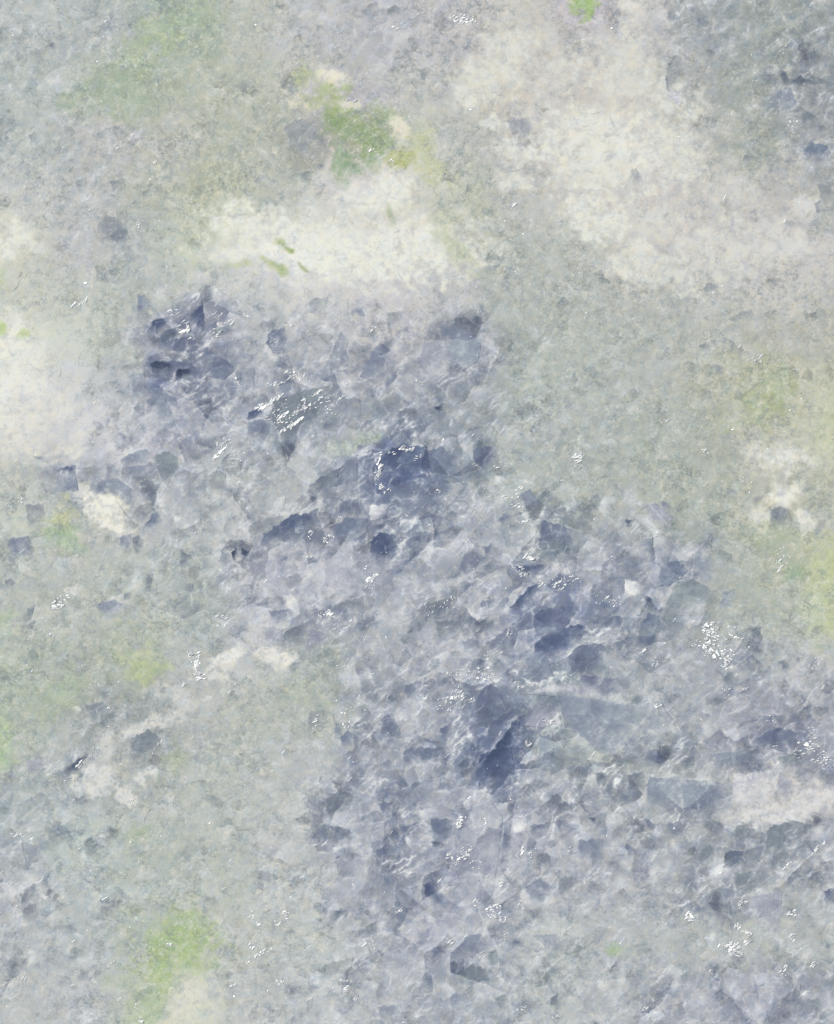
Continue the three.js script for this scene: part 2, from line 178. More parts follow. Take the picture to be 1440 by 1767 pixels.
// lower part
X('l', 150, '800 1398 846 1380 868 1410 862 1470 850 1545 818 1572 770 1560 762 1500 784 1440', .36); X('N', 40, '922 1052 1002 1046 980 1088 924 1108', .4); X('l', 60, '560 960 660 952 700 1000 640 1034 560 1030', .4); X('s', 60, '660 850 740 842 760 880 690 892', .5);
X('s', 25, '966 1198 1016 1202 1100 1214 1164 1262 1132 1312 1042 1302 986 1256', .62); X('l', 20, '1000 1160 1062 1168 1110 1212 1010 1200', .5); X('s', 60, '1120 1340 1262 1352 1268 1404 1180 1412 1116 1376', .5); X('n', 60, '840 1110 925 1046 1004 1044 978 1086 922 1108 912 1136 860 1150', .4);
X('d', 60, '148 1218 178 1210 206 1234 202 1256 160 1252', .7); X('d', 90, '230 1272 255 1258 278 1274 266 1302 240 1320 222 1310', .75); X('k', 130, '104 1332 118 1318 152 1301 146 1312 120 1342 110 1346', .6); X('d', 40, '128 1378 150 1372 158 1384 138 1388', .7); X('l', 60, '44 1312 82 1304 84 1330 50 1336', .6); X('g', 60, '175 1193 188 1192 186 1214 178 1206', .7);
X('d', 70, '482 1104 490 1090 540 1068 546 1086 522 1108 518 1122 490 1119', .75); X('l', 60, '538 1086 570 1096 560 1122 526 1120', .65); X('l', 100, '456 1080 490 1084 481 1116 456 1116', .65); X('n', 60, '464 1054 500 1050 506 1070 472 1074', .75); X('d', 60, '690 1102 709 1084 716 1110 696 1114', .75); X('s', 40, '640 1078 660 1066 678 1068 650 1084', .6);
X('d', 60, '618 1218 636 1214 642 1228 626 1234', .7); X('n', 60, '588 1272 600 1261 616 1270 610 1290 590 1286', .85); X('n', 80, '659 1237 676 1231 692 1268 668 1292 658 1262', .8); X('d', 60, '562 1378 588 1361 616 1374 622 1400 582 1407 562 1396', .75); X('n', 70, '654 1386 675 1383 674 1405 660 1408', .75);
X('n', 60, '698 1292 730 1288 752 1308 722 1326 696 1316', .75); X('n', 60, '700 1182 726 1174 727 1206 702 1202', .7); X('g', 60, '534 1226 560 1224 556 1262 532 1256', .65); X('s', 40, '578 1248 590 1246 592 1276 580 1280', .65);
X('N', 62, '919 1127 926 1107 960 1085 1000 1077 1012 1084 986 1126 960 1136 930 1136', .95); X('n', 200, '919 1050 1000 1046 972 1088 920 1106', .6); X('s', 190, '890 1152 900 1137 946 1140 956 1166 926 1177 902 1166', .85); X('n', 70, '974 1136 1000 1113 1036 1109 1052 1125 1022 1166 996 1174 980 1156', .8);
X('d', 60, '752 1072 796 1070 791 1096 756 1098', .75); X('s', 60, '798 1106 816 1101 832 1110 818 1122 800 1120', .8); X('d', 60, '820 1092 850 1068 852 1080 832 1098', .7); X('n', 70, '834 1186 850 1179 864 1196 870 1216 850 1248 824 1240 820 1210', .8);
X('n', 55, '792 1282 850 1246 862 1222 878 1216 897 1236 870 1262 822 1312 800 1302', .9); X('K', 70, '898 1238 896 1266 886 1288 870 1322 830 1334 814 1344 836 1314 858 1280 880 1250', .97); X('N', 85, '832 1300 882 1288 892 1346 856 1354 812 1346', .8);
X('n', 60, '758 1256 776 1249 784 1275 766 1282', .8); X('n', 60, '722 1292 766 1288 767 1316 732 1322', .8); X('d', 60, '838 1130 850 1124 856 1134 842 1140', .55); X('d', 60, '776 1124 790 1122 794 1132 780 1134', .7);
X('l', 300, '914 1226 936 1190 960 1204 956 1240 940 1256 900 1252', .7); X('w', 190, '958 1196 970 1252 940 1248 950 1216', .6); X('s', 30, '963 1203 1012 1206 1062 1240 1030 1262 974 1246', .8); X('s', 40, '1000 1164 1058 1170 1090 1204 1030 1196', .65); X('w', 10, '906 1197 940 1184 1004 1180 1102 1214 1000 1206', .55);
X('s', 60, '928 1272 954 1264 957 1322 930 1312', .7); X('d', 80, '924 1402 940 1385 960 1368 988 1396 962 1407', .75); X('d', 60, '1028 1334 1046 1332 1040 1356 1030 1352', .75); X('g', 60, '980 1330 1000 1324 1004 1350 984 1352', .7);
X('n', 70, '1108 1072 1120 1059 1136 1062 1140 1086 1104 1086', .9); X('n', 90, '1102 1098 1129 1096 1129 1112 1104 1113', .85); X('d', 60, '1249 1166 1258 1156 1270 1172 1263 1187 1252 1181', .85); X('d', 50, '1344 1140 1354 1136 1366 1160 1352 1156', .85); X('n', 40, '1042 1074 1062 1062 1080 1064 1078 1084 1046 1082', .7);
X('n', 80, '1300 1278 1340 1254 1382 1264 1377 1286 1340 1302 1310 1296', .9); X('d', 60, '1344 1306 1386 1294 1394 1318 1366 1332 1346 1318', .85); X('s', 60, '1230 1302 1290 1294 1302 1320 1240 1324', .75); X('d', 90, '1180 1312 1196 1304 1202 1342 1182 1344', .65); X('n', 70, '1308 1236 1340 1234 1348 1248 1320 1250', .6);
X('w', 60, '1268 1337 1346 1328 1312 1370 1282 1402 1264 1382', .55); X('l', 60, '1346 1332 1372 1352 1366 1382 1340 1362', .6); X('d', 60, '1083 1337 1110 1330 1117 1368 1092 1368', .7); X('s', 50, '1118 1346 1172 1338 1172 1382 1116 1372', .8); X('s', 40, '1176 1352 1258 1356 1264 1402 1182 1402', .7);
X('g', 60, '38 1566 60 1558 68 1590 42 1598', .65); X('g', 40, '34 1540 46 1542 50 1560 38 1558', .6); X('g', 60, '172 1566 196 1560 200 1580 178 1584', .55); X('g', 60, '36 1654 52 1648 50 1664 38 1666', .6); X('g', 60, '118 1650 136 1644 140 1654 124 1656', .6);
X('n', 50, '648 1468 664 1457 679 1480 656 1487', .9); X('n', 60, '690 1427 722 1418 722 1440 697 1444', .8); X('l', 70, '578 1487 636 1480 642 1510 590 1507', .65); X('g', 70, '560 1664 610 1652 606 1682 554 1682', .6); X('d', 60, '632 1597 648 1589 652 1616 637 1617', .6); X('s', 60, '652 1737 690 1732 684 1752 656 1754', .6); X('g', 80, '528 1726 540 1720 538 1756 530 1756', .6);
X('n', 60, '744 1411 780 1414 782 1448 748 1456', .85); X('k', 40, '744 1451 770 1456 767 1463 748 1460', .6); X('N', 40, '732 1527 745 1519 766 1545 784 1570 760 1562 735 1546', .8); X('n', 80, '862 1422 880 1408 882 1468 866 1474', .8); X('p', 60, '886 1408 912 1408 905 1476 882 1472', .6);
X('s', 50, '904 1532 930 1514 957 1530 946 1562 910 1547', .75); X('g', 50, '964 1517 986 1513 987 1546 966 1542', .7); X('n', 60, '998 1450 1040 1447 1044 1480 1002 1484', .6); X('n', 60, '806 1614 830 1610 842 1626 836 1644 802 1652 788 1636', .6); X('d', 80, '792 1676 815 1664 836 1670 842 1690 802 1702 792 1692', .85); X('d', 60, '840 1648 854 1638 867 1665 850 1670', .75); X('d', 60, '854 1722 870 1714 882 1740 866 1750', .8); X('s', 0, '777 1716 800 1712 818 1732 780 1746', .7);
X('d', 60, '950 1721 962 1714 963 1736 951 1736', .85); X('s', 60, '918 1612 960 1612 978 1642 946 1636', .65); X('n', 60, '914 1424 944 1420 940 1438 918 1440', .7); X('k', 40, '1016 1411 1028 1410 1030 1418 1018 1416', .7);
X('d', 60, '1324 1427 1360 1418 1382 1430 1376 1470 1346 1481 1316 1480 1322 1450', .85); X('d', 80, '1362 1412 1396 1424 1403 1460 1376 1456', .75); X('d', 60, '1269 1425 1290 1421 1294 1455 1270 1453', .7); X('d', 60, '1208 1468 1224 1457 1241 1490 1222 1502 1205 1487', .75); X('p', 60, '1219 1502 1256 1489 1268 1520 1230 1528', .65);
X('d', 20, '1266 1506 1310 1503 1332 1510 1302 1538 1270 1532', .7); X('s', 60, '1240 1532 1270 1536 1276 1552 1250 1556', .8); X('l', 110, '1294 1546 1350 1538 1346 1612 1302 1612', .6); X('n', 60, '1422 1536 1442 1530 1442 1562 1424 1562', .8); X('d', 60, '1230 1668 1238 1663 1244 1684 1232 1682', .85); X('d', 60, '1174 1682 1190 1674 1196 1692 1178 1697', .7); X('d', 60, '1394 1726 1408 1719 1426 1744 1410 1752', .75);
X('n', 50, '1080 1456 1092 1460 1108 1476 1083 1476', .7); X('n', 60, '1114 1412 1122 1416 1134 1432 1118 1430', .7); X('l', 60, '1090 1500 1116 1496 1118 1520 1092 1520', .6); X('s', 60, '1148 1420 1180 1416 1190 1440 1160 1446', .6); X('s', 60, '1152 1704 1180 1700 1176 1722 1150 1724', .6);

// Milky veils and hair cracks: "x0 y0 x1 y1 bend width strength"
const veils = [], cracks = [];
const veil = (text) => text.split('/').forEach((t) => veils.push(nums(t)));
const crack = (text) => text.split('/').forEach((t) => cracks.push(nums(t)));
veil('252 690 262 770 4 3 .6/268 805 292 846 2 2.5 .5/290 606 326 612 0 3 .6/370 585 440 566 4 9 .5/445 600 440 680 -8 20 .45/560 1010 700 960 10 30 .35/460 960 600 1000 6 22 .3/905 1190 1000 1182 0 10 .5/1000 1182 1110 1220 6 9 .45/1090 1165 1140 1225 6 10 .5/1040 1130 1100 1180 0 14 .4/1270 1400 1345 1335 0 2.5 .6/1340 1505 1385 1478 2 3 .7/1385 1525 1440 1455 0 3 .55/1370 1520 1440 1490 0 4 .35');
veil('640 905 690 890 0 5 .5/640 930 672 904 0 3 .6/760 960 802 914 0 4 .5/740 1020 850 960 8 5 .5/800 1000 840 970 0 3 .5/860 1060 884 1046 0 4 .5/780 1200 800 1150 6 8 .5/770 1240 800 1190 6 6 .5/820 1430 812 1400 0 4 .6/864 1460 870 1420 0 4 .6/904 1475 910 1440 0 3 .8/860 1560 865 1500 0 5 .5/780 1480 790 1420 0 5 .5/800 1560 830 1500 6 10 .3/840 1600 860 1560 4 8 .4');
veil('100 760 180 690 12 18 .45/140 800 220 730 10 14 .4/60 800 130 790 6 8 .4/180 720 200 780 8 10 .4/230 850 330 900 6 16 .35/340 860 420 840 6 12 .35/380 830 470 850 -6 12 .3/300 640 220 660 6 12 .3/540 500 600 540 6 14 .4/520 535 580 500 6 10 .4/600 700 560 760 -8 24 .35/700 650 770 640 6 10 .5/720 540 800 520 8 22 .5/620 560 590 650 4 4 .35/1100 890 1180 920 8 6 .45/1120 870 1160 915 0 3 .5/1130 920 1185 918 3 4 .5');
veil('560 300 640 330 10 16 .4/800 450 880 485 6 4 .4/1080 270 1140 256 3 2 .6/620 1480 640 1470 6 3 .6/670 1420 680 1460 4 3 .5/420 1250 440 1440 10 20 .2/350 1550 420 1500 8 14 .25/900 1640 1000 1600 6 18 .25/1000 1610 960 1680 6 14 .25/1080 1600 1120 1590 3 4 .4/1140 1730 1170 1700 0 6 .5/1220 1560 1300 1640 8 12 .2/740 1080 760 1140 4 12 .35/1020 1250 1100 1300 10 16 .3/1000 1310 1060 1330 6 8 .35');
crack('30 480 38 468 2 1.6 .8/24 502 34 484 2 1.4 .6/735 760 744 830 3 1.8 .6/1140 1206 1166 1246 3 1.6 .6/1040 980 1058 990 0 1.6 .7/205 868 236 908 2 1.6 .5/634 900 642 930 3 1.8 .7/1085 1404 1140 1450 4 1.6 .5/868 1500 884 1525 2 1.6 .6/262 1395 250 1420 3 1.6 .5/634 1622 648 1655 3 1.6 .6/880 600 900 470 8 1.2 .2/910 1005 890 1035 0 1.6 .5/1190 660 1240 605 4 1.4 .35/1260 690 1310 660 4 1.4 .3/600 1030 620 1028 0 1.4 .5/1300 1290 1345 1275 2 1.6 .5/1340 1300 1390 1296 3 1.6 .45/40 1450 50 1490 4 1.6 .5/1030 300 1010 294 0 1.2 .3/880 296 905 290 1 1.2 .5');

// Bright cleavage flecks: "x y rx ry count turn size"
const sparkles = [];
// broad cleavage faces that catch the light along their steps
const faces = `505 733 24 2 16 -33 9/470 692 26 2 10 -33 8/445 701 10 2 5 -30 7/538 683 20 2 6 -30 7/520 706 18 2 7 -25 7/488 718 14 2 6 -35 7/318 572 8 1.5 7 -12 9/340 1150 3 20 14 5 8/346 1168 5 6 6 10 7/654 806 3 18 3 10 7/700 774 10 3 5 0 7/913 963 6 3 5 10 8/640 1000 4 9 6 60 7/378 782 14 2 7 -40 8/902 1468 1.5 8 6 8 7/792 1422 3 8 6 15 7/850 1565 4 12 6 75 6/790 1200 14 8 7 -40 7/1225 1088 14 9 12 35 8/1232 1116 20 18 12 45 8/1262 1634 9 6 8 20 8/1190 1580 6 6 6 30 7/1410 1296 26 12 10 20 7/100 1043 8 7 10 20 8/799 33 20 5 9 0 7/996 790 6 7 7 0 8/568 1058 4 4 4 40 8`.split('/').map(nums);
const glint = (text) => text.split('/').forEach((t) => sparkles.push(nums(t)));
glint('22 60 4 4 8 0 3/24 16 2 2 2 0 2/332 62 6 2 4 20 3/340 89 3 2 2 0 3/173 176 5 2 5 -20 3/203 255 5 2 3 0 4/267 278 4 4 5 0 4/289 263 4 8 6 20 3/265 302 8 8 6 0 3/260 308 2 2 2 0 3/314 264 2 2 2 0 4/68 142 2 2 1 0 3/22 238 2 2 2 0 3/46 316 2 2 2 0 3/799 33 24 8 34 0 3/935 88 3 2 2 0 3/1003 71 6 2 4 -30 3/1055 48 2 2 2 0 4/640 258 5 4 7 0 3/673 278 5 5 8 0 3/608 172 8 3 9 0 3/568 162 3 3 3 0 3/700 202 8 4 6 0 2/551 96 2 3 2 0 3/443 43 3 3 2 0 3/388 79 3 2 2 0 3/682 45 4 10 8 10 3/414 308 10 2 6 -10 2/470 278 4 3 3 0 3/485 200 3 2 2 0 3');
glint('868 340 5 5 4 0 3/885 356 10 5 8 0 3/860 346 3 3 3 0 3/1294 250 5 3 4 -20 4/1308 268 4 3 3 0 3/1338 277 3 3 2 0 3/1265 301 2 2 1 0 3/1344 106 3 2 2 0 3/1370 105 4 3 3 0 2/1224 117 3 2 2 0 3/1352 80 14 14 14 0 2/1366 220 10 14 20 60 2/1208 206 3 4 3 0 3/1123 73 3 3 2 0 3/1432 138 3 3 2 0 3/1002 446 6 4 6 0 3/1010 540 2 2 1 0 4/936 555 2 2 1 0 3/814 580 2 2 1 0 3/1122 475 6 3 6 0 3/1260 455 3 4 4 0 3/1236 452 8 8 9 0 2/1305 618 14 8 18 15 3/1370 638 5 5 5 0 3/1364 707 2 2 2 0 3/1152 704 5 5 5 0 3/1145 728 7 4 9 0 3/1166 740 6 4 6 0 3/1218 779 6 5 7 0 3/1265 742 5 5 5 40 3/1342 745 4 6 6 -20 3/1350 960 14 22 26 60 2/1346 976 4 8 9 0 3/1290 830 10 8 9 0 2');
glint('240 390 8 6 10 0 3/233 405 4 2 4 0 3/150 490 4 6 6 50 4/132 528 9 6 12 -35 3/146 518 8 4 8 -60 3/290 456 5 6 6 0 3/138 566 6 5 5 0 2/76 543 4 6 4 0 2/200 440 5 3 4 0 2/300 538 8 6 14 0 3/318 572 8 2 14 -12 4/320 562 12 8 22 0 3/332 583 6 3 7 0 3/355 545 3 3 4 0 3/370 543 12 4 12 0 3/372 573 8 8 14 30 3/395 556 12 4 14 -15 3/430 542 4 8 9 80 3/378 582 8 2 6 0 3/404 585 4 3 4 0 2/480 555 10 4 6 0 2/498 560 6 6 7 0 3/472 585 6 18 14 0 2/495 610 6 5 6 0 2');
glint('510 645 16 10 22 0 3/520 652 22 6 18 0 3/475 662 18 3 14 -5 3/470 692 26 2 30 -33 3/445 700 8 2 8 -30 3/538 682 20 3 16 -30 3/525 704 22 8 24 -20 3/505 733 22 2.5 46 -33 4/500 720 18 8 18 0 3/480 720 14 14 16 0 3/560 700 14 14 22 40 3/595 688 10 6 16 0 3/475 740 8 8 6 0 3/580 714 8 6 8 0 3/490 715 30 22 34 0 2/408 658 8 4 10 50 3/642 566 6 4 8 0 3/640 650 6 4 5 0 3/608 652 6 4 6 0 3/730 660 12 4 12 10 3/712 632 3 8 4 0 3/385 770 12 16 30 -50 2/378 785 14 3 16 -40 3/410 790 20 12 20 0 2/395 760 10 8 12 0 3');
glint('654 805 5 22 22 10 4/655 838 8 5 14 30 4/668 848 8 3 8 -20 3/700 774 12 5 16 0 4/720 790 4 8 8 60 3/676 781 12 4 7 0 3/505 885 6 4 6 -30 3/538 922 8 5 9 -30 3/568 930 6 10 14 70 3/588 892 4 2 4 0 3/532 962 9 2 7 5 3/632 978 3 5 6 0 4/642 998 5 10 12 60 4/640 1010 8 8 9 0 3/700 1030 10 10 8 0 2/608 962 3 5 4 0 3/100 1042 11 10 34 20 4/110 1030 6 12 12 60 3/126 983 4 3 3 0 3/92 1085 2 2 1 0 2/86 1090 6 14 12 -50 2/50 1150 14 10 9 0 2/25 870 8 18 16 60 2/330 930 3 3 2 0 3/350 920 14 6 9 0 2/148 832 2 1 1 0 4/308 1018 3 2 2 0 2');
glint('340 1150 5 22 40 5 4/346 1166 8 6 18 0 4/330 1135 8 12 16 -50 3/322 1178 10 3 9 -40 3/303 1110 4 4 4 0 3/385 1064 12 3 10 0 3/380 1072 12 10 14 0 2/425 1070 8 4 6 0 2/418 1040 8 16 14 0 2/568 1058 6 5 12 40 4/556 1062 5 12 10 80 3/590 1078 24 10 28 0 2/595 1082 4 3 4 0 3/560 1114 4 4 4 0 2/668 1101 4 3 5 0 3/630 1102 8 4 6 60 2/690 1094 10 4 6 0 2/547 1176 3 3 3 0 3/580 1210 3 2 2 0 3/594 1230 5 8 9 50 3/545 1245 4 12 14 20 3/533 1284 3 5 6 0 4/545 1279 4 3 4 0 3/600 1250 9 6 14 0 3/620 1220 14 10 16 0 2/440 1242 3 3 3 0 3/593 1146 24 8 16 -15 2/145 1312 18 3 22 -35 3/135 1325 14 3 14 -35 2/118 1345 6 10 9 30 2/222 1382 12 2 10 -20 3/255 1350 4 3 3 0 3/270 1290 14 2 8 -55 2/165 1285 8 16 9 0 2/68 1290 6 5 5 0 2/46 1344 5 3 4 0 2/188 1220 4 3 3 -10 3');
glint('995 790 9 9 26 0 4/1000 803 9 4 10 0 3/1002 774 4 3 5 0 3/968 832 5 7 9 80 2/945 764 6 4 6 0 2/946 773 3 2 2 0 3/912 770 10 4 5 0 2/862 792 12 14 14 0 2/819 803 5 4 5 0 3/895 843 5 4 8 0 4/880 856 16 6 14 0 3/893 872 10 4 12 0 3/815 884 20 14 28 0 2/765 850 14 8 14 0 2/902 900 8 4 8 0 3/876 904 5 4 6 0 3/740 906 3 3 3 0 4/913 963 8 4 18 10 4/894 978 10 6 20 30 3/905 990 8 3 8 -30 3/740 958 8 5 7 40 2/935 1006 6 6 14 0 3/965 1005 14 10 24 0 3/985 1002 12 8 14 0 3/1055 1037 18 10 20 0 3/1034 1040 5 3 6 0 4/1030 1028 3 2 2 0 4/1057 962 2 4 3 0 4/913 1047 4 3 4 0 2/850 1130 20 8 16 0 2/780 1040 16 10 26 -40 2/745 1048 16 12 24 -40 2/795 1170 10 20 20 70 2/880 1091 6 4 7 -40 3/820 1100 2 2 2 0 3/825 1165 10 14 22 60 3/845 1160 12 8 14 60 3/787 1210 22 16 44 -40 3/815 1208 5 5 9 0 3/760 1215 10 8 8 0 2/745 1206 3 2 3 0 3/790 1190 12 14 20 -55 2/900 1180 20 8 22 0 2/772 1295 3 3 3 0 2/750 1285 3 3 2 0 2/817 1290 2 2 1 0 3/911 1281 6 5 18 0 3/945 1243 12 5 14 20 3/940 1251 6 2 6 0 2/790 1160 4 20 16 80 2');
glint('1135 1218 4 4 9 0 4/1150 1215 2 2 2 0 3/1228 1085 16 10 40 35 4/1216 1100 18 20 30 40 3/1235 1115 24 22 50 50 4/1255 1130 10 14 26 60 4/1250 1150 6 4 8 30 4/1270 1090 16 10 16 30 3/1258 1072 4 8 6 0 3/1197 1112 3 5 6 0 4/1290 1118 6 3 5 0 3/1196 1073 3 2 3 0 3/1112 1121 14 4 16 -20 3/1130 1142 12 6 14 -10 2/1144 1108 5 3 5 0 3/1163 1068 4 4 5 0 3/1175 995 3 3 2 0 3/1167 938 3 1 2 0 3/1118 925 12 4 10 0 2/1400 1295 34 20 44 20 3/1425 1315 14 14 24 30 3/1440 1065 3 3 3 0 4/1405 1255 14 4 9 10 3/1330 1240 6 6 7 40 3/1342 1290 8 4 8 0 2/1286 1190 8 3 9 -20 3/1272 1202 6 2 4 -20 3/1255 1195 10 8 12 0 2/1405 1145 14 8 14 -50 2/1215 1223 4 3 4 0 2/1209 1242 4 6 5 -50 3/1145 1284 6 3 5 0 3/1150 1250 10 4 6 0 2');
glint('1416 1460 10 3 12 -35 4/1404 1472 6 2 5 -35 3/1356 1495 14 2 10 -38 3/1245 1507 3 3 6 0 4/1172 1555 2 1 2 0 4/1190 1580 8 8 26 30 4/1198 1566 3 3 4 0 3/1275 1598 7 5 14 -40 4/1290 1612 8 5 14 40 4/1262 1632 12 8 40 0 4/1274 1645 8 5 18 30 4/1288 1626 4 4 9 0 4/1240 1630 4 3 4 0 4/1254 1642 4 2 4 0 3/1372 1577 10 5 18 15 4/1354 1603 3 3 4 0 3/1368 1618 5 6 10 0 4/1353 1672 6 14 16 0 3/1280 1560 8 8 16 0 3/1402 1662 3 10 8 0 3/1420 1650 5 4 5 0 3/1412 1748 6 4 5 0 2/1112 1588 3 3 4 0 3/1224 1674 3 3 3 0 4/1112 1740 6 4 7 0 3/1118 1755 5 4 5 0 2/1150 1725 10 3 6 -50 2/1430 1540 6 8 6 0 2/1420 1510 4 10 6 0 2/1200 1500 4 2 3 0 3/1165 1420 4 10 8 20 2/1382 1638 2 2 2 0 3');
glint('792 1420 4 10 18 15 4/798 1410 6 8 10 20 3/806 1470 10 14 34 10 3/775 1480 6 14 20 20 3/790 1485 4 10 14 5 3/820 1490 12 10 16 0 2/835 1515 16 6 22 0 2/838 1525 16 4 12 0 2/820 1558 10 5 18 0 3/848 1575 10 8 22 60 3/868 1585 8 6 16 30 3/855 1565 5 10 12 80 3/902 1468 2 8 12 8 4/924 1466 2 6 6 0 4/915 1475 3 8 8 5 3/865 1530 3 14 14 0 3/838 1420 4 14 14 0 3/898 1560 3 3 2 0 4/984 1465 6 5 9 0 2/1010 1525 4 8 6 80 2/993 1492 4 3 4 0 2/938 1634 2 2 1 0 3/780 1625 5 4 7 0 3/830 1648 6 5 8 0 3/870 1615 6 8 9 40 2/755 1655 6 4 5 0 2/770 1690 5 6 6 0 2/744 1708 3 2 2 0 4/902 1740 6 8 9 60 3/922 1748 2 2 2 0 4/960 1756 10 5 12 0 3/908 1700 3 2 2 0 3/1070 1627 4 3 4 0 3/1060 1672 3 2 2 0 3');
glint('30 1442 12 5 14 10 3/45 1462 4 4 5 0 2/5 1506 3 3 4 0 3/35 1504 2 2 1 0 3/48 1510 10 4 6 0 2/20 1520 14 12 12 0 2/178 1451 3 3 4 0 4/227 1453 4 2 3 0 3/136 1491 8 3 5 -30 3/217 1508 2 2 2 0 3/155 1513 8 2 3 0 3/148 1604 4 3 3 0 3/18 1664 2 2 1 0 3/190 1664 10 3 8 -30 3/108 1676 3 2 2 0 3/38 1685 10 6 16 -30 3/25 1698 16 6 18 0 2/205 1724 3 4 5 30 4/242 1760 4 4 7 40 4/235 1735 5 5 6 0 3/292 1630 6 3 7 0 3/275 1440 8 8 9 0 2/262 1445 3 8 6 0 2/362 1418 2 3 3 0 4/412 1455 2 4 3 0 2/475 1546 2 2 2 0 4/500 1548 4 2 3 0 2/435 1580 4 4 8 0 3/430 1578 10 12 14 0 2/445 1593 3 4 5 0 4/478 1593 4 4 7 0 4/494 1578 6 8 14 40 3/435 1632 5 5 10 -50 4/455 1643 18 3 24 -25 3/428 1655 6 6 9 0 2/445 1612 5 5 7 0 2/480 1695 5 9 16 60 3/464 1710 3 3 4 0 4/404 1700 6 2 8 -30 3/405 1720 3 2 3 30 4/492 1723 4 3 5 0 3/545 1630 4 2 3 0 3/572 1703 4 3 6 30 4/597 1706 4 7 20 10 4/600 1692 12 2 8 0 3/580 1712 3 3 4 0 3/613 1723 5 3 10 -20 4/612 1668 4 3 6 0 3/690 1572 7 2 9 -15 3/632 1627 8 2 8 5 3/645 1630 2 8 8 0 3/650 1660 4 4 5 0 3/698 1763 5 3 6 0 3/665 1360 4 3 4 0 3');

// ---------------------------------------------------------------- painting the colours of the minerals (no light in them)
const X0 = -180, Y0 = -217, EW = 1800, EH = 2200, TW = 1676, TH = 2048, PX = EW / TW;
const R = new Float32Array(TW * TH), G = new Float32Array(TW * TH), B = new Float32Array(TW * TH);
const covered = new Float32Array(TW * TH), high = new Float32Array(TW * TH);         // height of the crystals above the groundmass, in mm
const ground = (x, y) => 0.8 * fbm(x / 260, y / 260, 2) + 0.16 * fbm(x / 60 + 40, y / 60, 2);  // mm
const patchMask = patches.map(() => null);
function blobMask(p, x, y, wx, wy, ragged) {
  let m = 0;
  for (const [bx, by, rx, ry, turn, strength] of p.blobs) {
    const dx0 = x + wx - bx, dy0 = y + wy - by, reach = 1.9 * Math.max(rx, ry);
    if (dx0 > reach || dx0 < -reach || dy0 > reach || dy0 < -reach) continue;
    const a = turn * Math.PI / 180, c = Math.cos(a), s = Math.sin(a), dx = (dx0 * c + dy0 * s) / rx, dy = (-dx0 * s + dy0 * c) / ry;
    const d = Math.sqrt(dx * dx + dy * dy) + ragged * (0.5 + 0.5 * p.soft);
    m = Math.max(m, strength * (1 - step(1 - p.soft - p.rim, 1 + p.soft + p.rim, d)));
  }
  return m;
}
const C = 8, cw = Math.ceil(TW / C) + 2, ch = Math.ceil(TH / C) + 2, tint = new Float32Array(cw * ch * 3);
